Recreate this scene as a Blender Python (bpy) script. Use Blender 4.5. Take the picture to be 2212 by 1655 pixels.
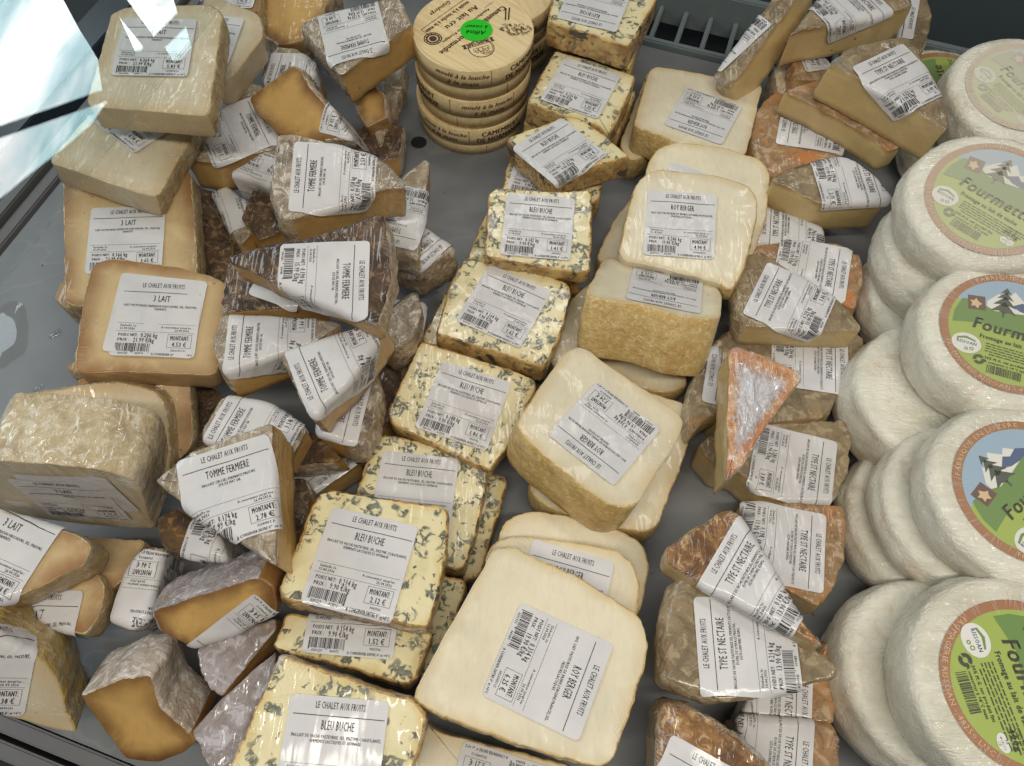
# Refrigerated cheese counter seen from above through its glass top. Units: metres, tray at z = 0.
import bpy, bmesh, math, random
import numpy as np
from mathutils import Vector, Matrix, noise

scene = bpy.context.scene
for o in list(bpy.data.objects):
    bpy.data.objects.remove(o)
col = scene.collection
R = math.radians

# ------------------------------------------------------------------ camera
cd = bpy.data.cameras.new('camera')
cam = bpy.data.objects.new('camera', cd)
col.objects.link(cam)
scene.camera = cam
cd.sensor_width = 36.0
cd.lens = 1597.0 / 2212.0 * 36.0
cd.clip_start = 0.01
cd.clip_end = 50
_th, _ph = R(63.0), R(2.5)
_r0 = Vector((1, 0, 0)); _u0 = Vector((0, math.sin(_th), math.cos(_th))); _f = Vector((0, math.cos(_th), -math.sin(_th)))
_r = _r0 * math.cos(_ph) + _u0 * math.sin(_ph)
_u = -_r0 * math.sin(_ph) + _u0 * math.cos(_ph)
cam.matrix_world = Matrix(((_r.x, _u.x, -_f.x, 0), (_r.y, _u.y, -_f.y, 0), (_r.z, _u.z, -_f.z, 0.575), (0, 0, 0, 1)))

# ------------------------------------------------------------------ light
world = bpy.data.worlds.new('World')
scene.world = world
world.use_nodes = True
world.node_tree.nodes['Background'].inputs[0].default_value = (0.80, 0.86, 0.90, 1)
world.node_tree.nodes['Background'].inputs[1].default_value = 0.07

def area_lamp(name, loc, target, sx, sy, power, color):
    l = bpy.data.lights.new(name, 'AREA')
    l.shape = 'RECTANGLE'; l.size = sx; l.size_y = sy; l.energy = power; l.color = color
    o = bpy.data.objects.new(name, l)
    col.objects.link(o)
    o.location = loc
    o.rotation_euler = (Vector(target) - Vector(loc)).to_track_quat('-Z', 'Y').to_euler()
    return o
# strip light over the counter front, two unseen strips added for film glints, and the daylight side of the shop (behind, to the left)
area_lamp('strip_lamp', (0.05, -0.22, 1.25), (0.0, 0.20, 0.0), 1.3, 0.06, 11.0, (1.0, 0.93, 0.82))
area_lamp('strip_lamp', (0.30, 0.80, 1.7), (0.05, 0.40, 0.0), 1.5, 0.06, 4.2, (1.0, 0.97, 0.92))  # added strip, set back so the wrapping film mirrors it
area_lamp('strip_lamp', (0.10, 1.45, 1.8), (0.05, 0.45, 0.0), 1.5, 0.06, 4.2, (1.0, 0.98, 0.95))  # another added strip, kept narrow for crisp glints on film
area_lamp('daylight_lamp', (-1.9, 0.9, 1.4), (-0.1, 0.35, 0.0), 0.9, 0.7, 16.0, (0.80, 0.92, 1.0))

scene.render.engine = 'CYCLES'
scene.view_settings.view_transform = 'Standard'
scene.view_settings.look = 'None'
scene.view_settings.exposure = 0.0
scene.view_settings.gamma = 1.0

# id, kind, top centre (mm), top normal, thickness, outline (mm), edge kinds, price labels, finish
ITEMS = [
 ('L1', 'lait', (-293, 502, 165), (0.05, -0.07, 0.996), 24, [(-41, -71), (52, -71), (42, 36), (30, 46), (-37, 34), (-46, 26)], [0, 1, 1, 1, 1, 0], [('3L', '0.264', '5.81', '038117', -3.3, -6.6, 4.7, 58, 61.5)], {'film': 2}),
 ('L1b', 'lait', (-265, 567, 118), (0.1, 0.0, 0.995), 27, [(-16, -55), (9, -50), (27, 11), (17, 38), (-37, 57)], [0, 0, 1, 1, 0], [('3L', '0.252', '5.54', '036112', -24.1, -2.5, -2.1, 58, 61.5)], {'film': 2}),
 ('L1c', 'lait', (-297, 673, 92), (0.0, 0.0, 1.0), 25, [(-20, -30), (35, -34), (28, 35), (-43, 30)], [0, 1, 1, 0], [('3L', '0.248', '5.45', '035402', -1.2, 0.9, -0.0, 58, 61.5)], {}),
 ('L2', 'lait', (-323, 435, 118), (0.196, 0.0, 0.981), 24, [(-51, -30), (35, -48), (51, 49), (-35, 29)], [0, 1, 0, 0], [('3L', '0.290', '6.38', '041358', 0.8, 34.1, -33.8, 58, 61.5)], {'film': 2}),
 ('L3', 'lait', (-317, 370, 85), (0.099, -0.099, 0.99), 30, [(-34, -68), (66, -58), (35, 69), (-67, 56)], [1, 1, 0, 1], [('3L', '0.166', '3.65', '028804', -2.0, -4.7, 8.8, 58, 61.5)], {'film': 1}),
 ('L3b', 'lait', (-366, 334, 46), (0.0, 0.0, 1.0), 30, [(-9, -12), (29, -11), (23, 11), (-21, 18), (-22, -5)], [1, 1, 1, 1, 1], [], {}),
 ('L4', 'lait', (-269, 291, 112), (0.148, -0.098, 0.984), 26, [(-1, -57), (57, -54), (53, -3), (52, 19), (43, 25), (16, 30), (-16, 31), (-33, 31), (-42, 28), (-46, 21), (-45, -10), (-38, -62)], [0, 1, 1, 1, 1, 1, 1, 1, 1, 1, 1, 0], [('3Lblank', '', '', '', 7.1, -11.8, 0.4, 61.2, 63.3), ('3L', '0.206', '4.53', '029719', 8.4, -13.8, 3.8, 58, 61.5)], {'film': 1}),
 ('L4b', 'lait', (-329, 258, 66), (0.0, 0.0, 1.0), 30, [(-9, -6), (21, -4), (17, 9), (-12, 3), (-17, -2)], [1, 1, 1, 1, 1], [], {}),
 ('L5', 'lait', (-284, 206, 84), (0.128, -0.51, 0.85), 26, [(-68, -49), (33, -57), (39, -29), (37, 2), (33, 16), (24, 24), (8, 27), (-8, 28), (-35, 22), (-62, 17)], [0, 1, 1, 1, 1, 1, 1, 1, 1, 0], [], {'film': 2}),
 ('L5c', 'lait', (-264, 222, 70), (0.13, -0.478, 0.869), 18, [(-48, -31), (9, -44), (27, -27), (25, 8), (23, 21), (18, 26), (3, 26), (-58, 21)], [0, 1, 1, 1, 1, 1, 1, 0], [], {}),
 ('L6', 'lait', (-294, 147, 92), (0.0, -0.995, 0.1), 50, [(-76, -28), (-66, -34), (-41, -47), (-13, -54), (37, -57), (45, -19), (56, 19), (54, 32), (40, 43), (15, 48), (-19, 49), (-31, 49)], [0, 0, 0, 0, 1, 1, 1, 1, 1, 1, 1, 0], [('3Lblank', '', '', '', 9.1, 5.3, 1.0, 60.0, 55.0), ('3L', '0.324', '7.12', '045512', -0.5, -6.1, -2.2, 58, 61.5)], {'film': 3, 'reach': 40}),
 ('L7', 'lait', (-281, 112, 48), (0.1, 0.0, 0.995), 32, [(-23, -11), (2, -21), (15, -13), (21, 8), (23, 18), (-39, 18)], [0, 0, 1, 1, 1, 1], [], {}),
 ('L8', 'lait', (-300, 106, 100), (0.119, -0.099, 0.988), 34, [(-22, -34), (-5, -30), (33, -5), (34, 6), (25, 12), (-27, 25), (-39, 26)], [0, 1, 1, 1, 1, 1, 0], [('3L', '0.170', '3.74', '027745', -22.3, 1.9, -19.8, 58, 61.5)], {}),
 ('L9', 'lait', (-284, 85, 60), (0.05, -0.05, 0.998), 22, [(-22, -16), (9, -23), (15, -11), (16, 1), (14, 9), (5, 18), (-3, 20), (-34, 3)], [1, 1, 1, 1, 1, 1, 1, 0], [('3L', '0.182', '4.00', '030021', -26.6, -25.9, 1.3, 58, 61.5)], {}),
 ('L10', 'lait', (-292, 30, 70), (0.38, -0.58, 0.72), 58, [(-26, -10), (-19, -15), (11, -35), (22, -40), (17, -19), (15, -5), (12, 7), (7, 16), (-3, 25), (-15, 35), (-22, 40)], [0, 0, 0, 1, 1, 1, 1, 1, 1, 1, 0], [('3L', '0.290', '6.38', '044120', -27.2, 17.1, -13.0, 58, 61.5)], {'film': 2, 'rindc': (0.55, 0.4, 0.16), 'reach': 30}),
 ('T1', 'tomme', (-241, 658, 72), (0.0, -0.243, 0.97), 36, [(-30, -9), (-21, -23), (-8, -31), (15, -25), (35, 6), (44, 43), (-36, 39)], [1, 1, 0, 1, 1, 1, 1], [], {'flip': 1}),
 ('T2', 'tomme', (-158, 594, 112), (-0.098, -0.195, 0.976), 40, [(-20, -37), (-9, -49), (52, 5), (44, 24), (36, 37), (-51, 14), (-54, 6)], [1, 0, 0, 0, 0, 1, 1], [('TF', '0.130', '2.08', '015561', -2.5, -1.8, -162.7, 58, 61.5)], {'film': 2}),
 ('T3', 'tomme', (-227, 582, 80), (-0.099, -0.099, 0.99), 40, [(-13, 25), (-23, 10), (-24, -19), (1, -24), (26, -13), (26, 2), (9, 18)], [1, 1, 1, 0, 0, 0, 1], [('TF', '0.146', '2.33', '016004', 11.1, -16.3, 85.9, 58, 61.5)], {'film': 2}),
 ('T4', 'tomme', (-198, 504, 104), (-0.133, -0.443, 0.886), 23, [(-41, -5), (-17, -25), (26, -32), (49, -29), (28, -1), (11, 17), (0, 33), (-7, 36), (-46, 7)], [0, 0, 1, 1, 1, 1, 1, 0, 0], [('TF', '0.208', '3.33', '018827', 56.1, -2.4, -102.8, 58, 61.5)], {'flip': 1}),
 ('T5', 'tomme', (-255, 495, 86), (0.05, -0.099, 0.994), 42, [(-11, -42), (5, -35), (35, -23), (39, -16), (14, 46), (4, 51), (-6, 44), (-13, 26), (-27, -12), (-39, -40)], [0, 0, 0, 1, 1, 1, 1, 0, 0, 0], [('TF', '0.160', '2.56', '017113', 0.0, -5.3, -60.4, 58, 61.5)], {}),
 ('T6', 'tomme', (-151, 565, 52), (-0.095, -0.286, 0.953), 26, [(-13, -7), (-1, -25), (19, -14), (15, 11), (0, 24), (-21, 11)], [0, 0, 1, 1, 1, 0], [], {'flip': 1}),
 ('T6b', 'tomme', (-137, 596, 38), (0.0, -0.1, 0.995), 25, [(-1, -7), (-1, -29), (-11, -47), (-2, -66), (4, -31), (13, 6), (13, 39), (4, 58), (-7, 43), (-13, 34)], [1, 1, 1, 1, 1, 1, 1, 1, 1, 1], [], {}),
 ('T7', 'tomme', (-228, 456, 78), (0.0, -0.148, 0.989), 30, [(-5, -13), (9, -20), (18, 6), (8, 21), (-1, 14), (-28, -9)], [0, 0, 0, 1, 1, 0], [('TF', '0.173', '2.77', '017904', 2.7, -19.1, 161.6, 58, 61.5)], {}),
 ('T8', 'tomme', (-250, 423, 50), (0.0, 0.0, 1.0), 38, [(-5, -15), (9, -32), (14, -21), (21, -2), (9, 11), (-19, 33), (-30, 26)], [1, 0, 0, 0, 1, 1, 1], [('TF', '0.120', '1.92', '014400', -9.5, 10.4, -64.1, 58, 61.5)], {}),
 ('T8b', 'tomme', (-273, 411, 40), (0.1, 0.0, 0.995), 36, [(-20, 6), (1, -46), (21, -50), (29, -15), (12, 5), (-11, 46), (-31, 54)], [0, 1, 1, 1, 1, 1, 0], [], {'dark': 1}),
 ('T9', 'tomme', (-137, 378, 150), (0.098, -0.195, 0.976), 46, [(-47, -9), (-37, -32), (-28, -34), (-6, -24), (11, -16), (28, -5), (50, 0), (50, 5), (38, 18), (24, 25), (-35, 38), (-47, 35)], [1, 1, 0, 0, 0, 0, 0, 0, 0, 0, 1, 1], [('TF', '0.158', '2.53', '016609', -2.3, 2.1, 92.4, 58, 61.5)], {'film': 3}),
 ('T11', 'tomme', (-93, 410, 88), (0.05, -0.05, 0.998), 29, [(-8, 31), (-28, -9), (-14, -44), (0, -49), (13, -53), (14, 24), (13, 49), (9, 51)], [0, 0, 1, 1, 0, 0, 0, 0], [('TF', '0.136', '2.18', '015240', -13.6, -9.4, 171.1, 58, 61.5)], {}),
 ('T12', 'tomme', (-80, 383, 72), (0.05, -0.05, 0.998), 46, [(-29, -10), (-1, -24), (26, -4), (26, 0), (0, 17), (-22, 21)], [1, 1, 1, 0, 0, 0], [('TF', '0.140', '2.24', '015811', -12.8, 5.7, -130.1, 58, 61.5)], {}),
 ('T13', 'tomme', (-126, 296, 162), (-0.03, -0.148, 0.989), 26, [(-69, -3), (-21, -22), (34, -45), (36, -43), (42, -12), (39, 11), (32, 37), (27, 39), (-11, 21), (-38, 15), (-72, 3)], [0, 0, 0, 1, 1, 1, 1, 0, 0, 0, 0], [('TF', '0.190', '3.04', '019945', -3.7, -13.9, -85.6, 58, 61.5)], {'film': 2, 'dark': 1}),
 ('T14', 'tomme', (-186, 300, 116), (0.05, -0.099, 0.994), 40, [(-27, -17), (-25, -19), (42, -7), (45, -2), (-4, 21), (-30, 23)], [1, 0, 0, 0, 0, 1], [('TFblank', '', '', '', 8.7, -3.0, 73.1, 11.3, 37.5)], {'film': 2, 'dark': 1}),
 ('T15', 'tomme', (-177, 262, 112), (0.099, 0.05, 0.994), 42, [(-37, -2), (-29, -22), (-22, -29), (7, -11), (35, 4), (50, 20), (32, 22), (-35, 18)], [1, 1, 0, 0, 0, 0, 0, 1], [('TF', '0.104', '1.66', '013390', 3.0, -3.0, 97.6, 58, 61.5)], {'film': 3}),
 ('T16', 'tomme', (-122, 231, 128), (-0.05, -0.08, 0.996), 38, [(-25, -10), (-12, -30), (-7, -33), (-4, -25), (10, -8), (26, 20), (33, 37), (19, 35), (-39, 12)], [1, 1, 0, 0, 0, 0, 0, 0, 1], [('TF', '0.128', '2.05', '015023', 4.7, 2.6, 118.3, 58, 61.5)], {}),
 ('T17', 'tomme', (-86, 304, 78), (0.1, 0.0, 0.995), 40, [(-18, -16), (-6, -26), (7, -17), (12, 4), (12, 16), (6, 29), (-13, 9)], [0, 1, 1, 1, 1, 0, 0], [('TF', '0.122', '1.95', '014912', -27.6, 40.0, -127.2, 58, 61.5)], {}),
 ('T17b', 'tomme', (-89, 322, 38), (0.05, 0.0, 0.999), 23, [(-16, -27), (9, -27), (12, 1), (11, 25), (-16, 27)], [1, 1, 1, 1, 0], [('TF', '0.118', '1.89', '014511', -19.4, -0.9, -94.9, 58, 61.5)], {}),
 ('T18', 'tomme', (-113, 224, 86), (0.05, -0.05, 0.998), 46, [(-24, -21), (-3, -27), (8, -29), (15, -9), (16, 17), (10, 29), (4, 27), (-25, 14)], [0, 1, 1, 1, 1, 1, 0, 0], [('TF', '0.152', '2.43', '016330', -22.7, 3.0, -95.7, 58, 61.5)], {}),
 ('T19', 'tomme', (-179, 205, 88), (0.0, -0.05, 0.999), 29, [(-39, -5), (-36, -12), (16, -26), (25, -28), (34, -2), (31, 1), (13, 13), (5, 17), (-18, 21), (-30, 22)], [1, 1, 0, 0, 0, 0, 0, 0, 0, 1], [('TF', '0.224', '3.58', '019720', -3.4, -6.2, 71.6, 58, 61.5)], {'film': 2}),
 ('T20', 'tomme', (-144, 195, 66), (0.0, -0.1, 0.995), 31, [(-18, -12), (18, -7), (24, -4), (3, 13), (-10, 18), (-18, -7)], [1, 0, 0, 0, 0, 1], [], {'dark': 2}),
 ('T20b', 'tomme', (-146, 187, 34), (0.0, 0.0, 1.0), 32, [(-18, -28), (1, -11), (33, 14), (18, 17), (-9, 5), (-25, 3)], [0, 0, 0, 0, 0, 1], [('TF', '0.116', '1.85', '014022', -4.0, 24.9, -139.3, 58, 61.5)], {'dark': 1}),
 ('T21', 'tomme', (-162, 142, 140), (-0.05, -0.05, 0.998), 46, [(-22, -20), (14, -38), (28, -46), (29, -45), (24, -22), (14, 28), (11, 42), (5, 41), (-11, 34), (-36, 22), (-57, 3)], [0, 0, 0, 0, 0, 0, 1, 1, 1, 1, 0], [('TF', '0.174', '2.78', '018245', -6.5, -3.9, 20.8, 58, 61.5)], {'film': 2}),
 ('T22', 'tomme', (-208, 123, 92), (0.0, -0.1, 0.995), 40, [(-14, -8), (1, -13), (26, -14), (19, 0), (5, 8), (-14, 18), (-24, 10)], [0, 0, 0, 0, 0, 1, 1], [('TF', '0.202', '3.23', '018500', 28.6, -5.3, -97.6, 58, 61.5)], {'dark': 2}),
 ('T23', 'tomme', (-180, 77, 96), (0.046, -0.683, 0.729), 40, [(-35, -18), (-15, -29), (12, -19), (39, -2), (39, 16), (29, 24), (10, 18), (-11, 10), (-27, 3), (-40, -2)], [0, 0, 0, 0, 0, 1, 1, 1, 1, 1], [('TF', '0.096', '1.54', '012840', 22.0, -29.5, 130.8, 58, 61.5)], {'film': 2, 'flip': 1, 'purple': 1}),
 ('T24', 'tomme', (-245, 96, 66), (0.05, -0.05, 0.998), 40, [(2, -28), (11, -21), (10, 7), (11, 25), (-3, 22), (-8, 13), (-10, 7), (-13, -23)], [0, 0, 1, 1, 1, 0, 0, 0], [('TF', '0.154', '2.46', '016440', 17.2, -9.4, 177.4, 58, 61.5)], {}),
 ('T25', 'tomme', (-222, 13, 72), (0.093, -0.666, 0.74), 44, [(-29, 13), (-24, 2), (-15, -16), (-8, -29), (10, -33), (27, -25), (36, -18), (32, -10), (16, 10), (13, 33), (-5, 31), (-23, 23), (-31, 19)], [0, 0, 0, 0, 0, 0, 0, 1, 1, 1, 1, 1, 0], [], {'film': 2, 'flip': 1, 'purple': 2}),
 ('T26', 'tomme', (-172, 53, 66), (0.05, -0.05, 0.998), 40, [(-19, -8), (-11, -19), (-3, -25), (4, -14), (25, 18), (23, 25), (6, 18), (-25, 3)], [1, 1, 0, 0, 0, 0, 0, 1], [], {'film': 2, 'purple': 1}),
 ('T27', 'tomme', (-164, 21, 62), (0.05, -0.05, 0.998), 42, [(-18, -21), (-10, -34), (3, -34), (13, 7), (20, 22), (18, 37), (10, 29), (-11, 7), (-26, -13)], [1, 1, 0, 0, 0, 0, 0, 0, 1], [], {'film': 2, 'purple': 1}),
 ('B1', 'bleu', (74, 637, 112), (0.0, -0.03, 1.0), 27, [(-19, -32), (20, -49), (49, 18), (55, 45), (-48, 38), (-56, -20)], [1, 1, 1, 1, 1, 1], [('BB', '0.108', '1.07', '008112', -10.6, 6.5, 163.4, 58, 61.5)], {}),
 ('B1b', 'bleu', (76, 658, 82), (0.0, 0.0, 1.0), 32, [(-17, -44), (25, -64), (43, 11), (53, 59), (-49, 53), (-55, -14)], [1, 1, 1, 1, 1, 1], [], {}),
 ('B2', 'bleu', (59, 560, 80), (0.0, -0.03, 1.0), 26, [(-57, -14), (-24, -28), (9, -38), (19, -51), (39, 0), (47, 27), (-1, 46), (-32, 57)], [1, 1, 1, 1, 1, 1, 1, 1], [('BB', '0.136', '1.35', '009014', -6.1, 7.8, -22.0, 58, 61.5)], {'film': 2}),
 ('B2b', 'bleu', (65, 575, 50), (0.0, 0.0, 1.0), 26, [(-66, -26), (-3, -35), (22, -43), (43, 13), (46, 29), (-41, 63)], [1, 1, 1, 1, 1, 1], [], {}),
 ('B3', 'bleu', (36, 485, 84), (-0.02, 0.04, 0.999), 25, [(-34, -8), (-13, -35), (-7, -41), (1, -32), (27, -19), (61, -6), (33, 25), (17, 41), (3, 43), (-36, 22), (-52, 11)], [1, 1, 1, 1, 1, 1, 1, 1, 1, 1, 1], [('BB', '0.114', '1.13', '008350', -2.3, -2.1, 41.7, 58, 61.5)], {}),
 ('B4', 'bleu', (36, 472, 52), (0.0, -0.05, 0.999), 26, [(-55, -21), (24, -25), (37, -13), (41, 32), (-48, 27)], [1, 1, 1, 1, 1], [('BB', '0.130', '1.29', '008990', -15.0, 14.1, -10.7, 58, 61.5)], {}),
 ('B5', 'bleu', (19, 408, 84), (-0.01, -0.09, 0.996), 18, [(-47, -10), (-46, -41), (18, -51), (41, -52), (42, -6), (43, 24), (39, 30), (10, 27), (-13, 28), (-40, 28), (-46, 23)], [1, 1, 1, 1, 1, 1, 1, 1, 1, 1, 1], [('BB', '0.142', '1.41', '009250', -2.9, -9.5, -3.2, 58, 61.5)], {}),
 ('B5b', 'bleu', (12, 404, 48), (0.0, 0.0, 1.0), 26, [(-57, -18), (17, -36), (44, -33), (38, 47), (-42, 40)], [1, 1, 1, 1, 1], [], {}),
 ('B6', 'bleu', (-5, 327, 66), (0.02, 0.0, 1.0), 27, [(-50, 18), (-57, -22), (-57, -27), (-16, -39), (27, -52), (33, -49), (46, -9), (51, 19), (49, 28), (16, 41), (-3, 44), (-40, 48)], [1, 1, 1, 1, 1, 1, 1, 1, 1, 1, 1, 1], [('BB', '0.164', '1.62', '010638', -4.0, 2.5, -23.7, 58, 61.5)], {}),
 ('B6b', 'bleu', (-44, 328, 34), (0.0, 0.0, 1.0), 26, [(-12, 53), (-28, 4), (-34, -17), (22, -33), (52, -7)], [1, 1, 1, 1, 1], [], {}),
 ('B7', 'bleu', (-42, 246, 54), (0.05, 0.0, 0.999), 18, [(-43, 22), (-53, -11), (-50, -21), (22, -52), (29, -54), (43, -32), (62, 19), (58, 28), (-32, 53), (-36, 48)], [1, 1, 1, 1, 1, 1, 1, 1, 1, 1], [('BB', '0.188', '1.86', '012205', 5.5, -1.5, -15.8, 58, 61.5)], {}),
 ('B8', 'bleu', (-59, 172, 48), (0.05, 0.02, 0.999), 26, [(-53, -3), (-53, -41), (26, -54), (33, -50), (40, -15), (46, 33), (42, 38), (-37, 47), (-43, 44)], [1, 1, 1, 1, 1, 1, 1, 1, 1], [('BB', '0.176', '1.74', '011842', -9.2, 1.1, -2.9, 58, 61.5)], {}),
 ('B8b', 'bleu', (-34, 162, 20), (0.0, 0.0, 1.0), 19, [(-46, -28), (1, -48), (17, -40), (34, 32), (32, 38), (-39, 46)], [1, 1, 1, 1, 1, 1], [], {}),
 ('B9', 'bleu', (-80, 114, 104), (0.05, 0.02, 0.999), 28, [(-59, -25), (-57, -31), (34, -45), (37, -41), (43, 1), (43, 28), (39, 33), (-37, 41), (-44, 38)], [1, 1, 1, 1, 1, 1, 1, 1, 1], [('BB', '0.214', '2.12', '013912', -10.4, -6.6, -10.0, 58, 61.5)], {}),
 ('B10', 'bleu', (-91, 57, 74), (0.05, 0.02, 0.999), 24, [(-54, 2), (-52, 0), (-8, -9), (34, -18), (39, -14), (43, 2), (47, 15), (-49, 23)], [1, 1, 1, 1, 1, 1, 1, 1], [('BB', '0.154', '1.52', '009977', -5.4, 28.5, -1.7, 58, 61.5)], {}),
 ('B10b', 'bleu', (-44, 90, 48), (0.0, 0.0, 1.0), 28, [(-17, -40), (0, -46), (17, 10), (18, 22), (2, 24), (-21, 29)], [1, 1, 1, 1, 1, 1], [], {}),
 ('B11', 'bleu', (-96, 21, 100), (0.03, -0.099, 0.995), 30, [(-39, 22), (-43, 8), (-49, -13), (-60, -50), (41, -47), (47, -35), (54, -9), (55, 0), (47, 8), (27, 13), (3, 20), (-15, 24), (-33, 30), (-36, 29)], [1, 1, 1, 1, 1, 1, 1, 1, 1, 1, 1, 1, 1, 1], [('BB', '0.230', '2.28', '014410', 2.0, -22.7, -2.4, 58, 61.5)], {'film': 3}),
 ('R1', 'roy', (166, 566, 60), (0.0, 0.06, 0.998), 32, [(-60, -19), (-57, -27), (-27, -41), (36, -61), (43, -53), (68, 32), (71, 45), (-33, 66), (-42, 59)], [1, 1, 0, 0, 0, 0, 1, 1, 1], [('RB', '0.454', '9.03', '049921', 7.1, -6.3, 154.5, 58, 61.5)], {}),
 ('R1b', 'roy', (124, 586, 30), (0.0, 0.0, 1.0), 28, [(10, 72), (3, 64), (-28, -40), (-18, -59), (3, -48), (29, 11)], [1, 1, 1, 1, 0, 0], [], {}),
 ('R2', 'roy', (173, 473, 58), (-0.049, -0.196, 0.979), 21, [(-57, -74), (28, -89), (49, -30), (55, 15), (48, 29), (12, 42), (-30, 47), (-47, 40), (-58, 21)], [0, 1, 1, 1, 1, 1, 1, 1, 0], [('RBblank', '', '', '', -19.5, 0.4, -20.4, 47.1, 35.3)], {}),
 ('R3', 'roy', (145, 405, 86), (-0.098, -0.157, 0.983), 21, [(-56, -33), (-29, -39), (21, -54), (29, -61), (41, -40), (53, 7), (55, 24), (47, 39), (19, 48), (-28, 55), (-42, 48), (-49, 32), (-61, -25)], [0, 0, 1, 1, 1, 1, 1, 1, 1, 1, 1, 1, 0], [('RB', '0.246', '4.90', '032142', -9.9, 0.3, -5.0, 58, 61.5)], {}),
 ('R3b', 'roy', (103, 435, 30), (0.0, 0.0, 1.0), 28, [(20, 74), (-13, 21), (-32, -28), (-11, -44), (36, -24)], [1, 1, 1, 0, 0], [], {}),
 ('R4', 'roy', (110, 341, 83), (0.07, 0.481, 0.874), 53, [(-55, -18), (-52, -27), (-15, -29), (15, -43), (46, -41), (56, 0), (56, 20), (21, 42), (-33, 52), (-38, 44)], [1, 1, 1, 1, 0, 0, 0, 0, 0, 1], [('RB', '0.390', '7.76', '046210', 9.7, -0.3, 167.6, 58, 61.5)], {}),
 ('R4b', 'roy', (115, 296, 26), (0.0, 0.0, 1.0), 24, [(-40, 2), (-2, -17), (18, -20), (32, -12), (31, 3), (-39, 45)], [0, 1, 1, 1, 1, 0], [], {}),
 ('R5', 'roy', (66, 217, 92), (0.138, 0.099, 0.986), 48, [(-46, 25), (-60, -3), (-62, -10), (-53, -23), (-24, -45), (1, -62), (13, -64), (23, -59), (36, -38), (55, -8), (61, 9), (59, 16), (37, 31), (14, 45), (-9, 63), (-17, 65), (-27, 58)], [1, 1, 1, 1, 1, 1, 1, 0, 0, 0, 0, 0, 0, 0, 0, 0, 0], [('RB', '0.364', '7.24', '042496', 1.2, -7.2, 143.1, 58, 61.5)], {}),
 ('R5b', 'roy', (86, 204, 40), (0.0, 0.0, 1.0), 36, [(-48, 36), (-70, -17), (-65, -28), (-47, -38), (-8, -48), (18, -50), (27, -45), (55, 24), (59, 43), (54, 57), (26, 66)], [1, 1, 1, 1, 1, 1, 1, 1, 1, 1, 0], [('RBblank', '', '', '', -13.4, -34.8, 3.7, 49.0, 6.5)], {}),
 ('R6a', 'roy', (49, 133, 48), (0.0, -0.08, 0.997), 26, [(-48, -35), (38, -53), (50, -30), (54, -5), (50, 11), (21, 24), (-20, 30), (-40, 28), (-49, 22), (-55, 7)], [0, 1, 1, 1, 1, 1, 1, 1, 1, 0], [], {}),
 ('R6b', 'roy', (43, 113, 70), (0.0, -0.08, 0.997), 24, [(-57, -29), (35, -51), (46, -25), (49, -4), (45, 10), (35, 18), (-8, 24), (-39, 25), (-49, 21), (-56, 11)], [0, 1, 1, 1, 1, 1, 1, 1, 1, 0], [('RB', '0.298', '5.93', '037707', -3.0, -13.4, -13.3, 58, 61.5)], {}),
 ('R7', 'roy', (25, 58, 104), (0.0, -0.03, 1.0), 34, [(-49, 28), (-73, -21), (-75, -28), (-71, -32), (-44, -41), (4, -54), (33, -60), (42, -56), (53, -28), (62, -5), (65, 11), (62, 22), (47, 32), (23, 46), (-20, 63), (-28, 63), (-33, 60)], [0, 1, 1, 1, 1, 1, 1, 1, 1, 1, 1, 1, 1, 1, 1, 0, 0], [('RB', '0.314', '6.25', '041007', 4.2, -9.0, -111.6, 58, 61.5)], {'film': 1}),
 ('R8', 'roy', (-11, -8, 60), (0.0, 0.0, 1.0), 34, [(-51, -31), (54, -27), (62, 5), (-25, 22), (-39, 31)], [0, 1, 1, 1, 0], [('RB', '0.262', '5.21', '033050', 11.8, -19.0, 167.2, 58, 61.5)], {}),
 ('N1', 'nect', (220, 626, 104), (-0.497, -0.199, 0.845), 44, [(-36, -48), (-28, -52), (4, -14), (33, 21), (46, 46), (28, 51), (12, 32), (-17, -2), (-44, -34)], [0, 0, 0, 0, 1, 1, 1, 1, 1], [('SN', '0.186', '2.59', '017002', -29.2, 8.4, 126.4, 58, 61.5)], {}),
 ('N2', 'nect', (293, 627, 126), (-0.05, -0.119, 0.992), 42, [(-37, -18), (-6, -12), (26, -4), (64, 11), (61, 31), (-15, 28), (-41, -10), (-53, -26)], [0, 0, 0, 1, 1, 1, 0, 0], [('SN', '0.150', '2.09', '014710', 4.1, 9.1, -56.4, 58, 61.5)], {'film': 2}),
 ('N2b', 'nect', (388, 669, 92), (0.0, -0.1, 0.995), 46, [(-25, -32), (-6, -43), (7, -16), (15, 11), (14, 40), (-5, 39)], [1, 1, 1, 1, 0, 0], [('SN', '0.162', '2.25', '015100', -32.2, 9.9, -106.0, 58, 61.5)], {}),
 ('N2c', 'nect', (279, 608, 80), (0.0, -0.1, 0.995), 28, [(-18, -13), (4, -15), (19, 3), (13, 16), (-19, 9)], [0, 0, 1, 1, 1], [('SN', '0.176', '2.44', '024000', 16.3, 29.1, -78.7, 58, 61.5)], {'orange': 1}),
 ('N3', 'nect', (322, 540, 134), (0.0, -0.1, 0.995), 41, [(-35, -8), (7, -39), (32, -59), (35, -48), (33, -20), (22, 21), (17, 42), (8, 43), (-17, 36), (-42, 25), (-60, 7)], [0, 0, 0, 0, 0, 0, 1, 1, 1, 1, 0], [('SN', '0.222', '3.09', '020274', -0.3, -7.0, 31.5, 58, 61.5)], {'film': 2}),
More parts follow.
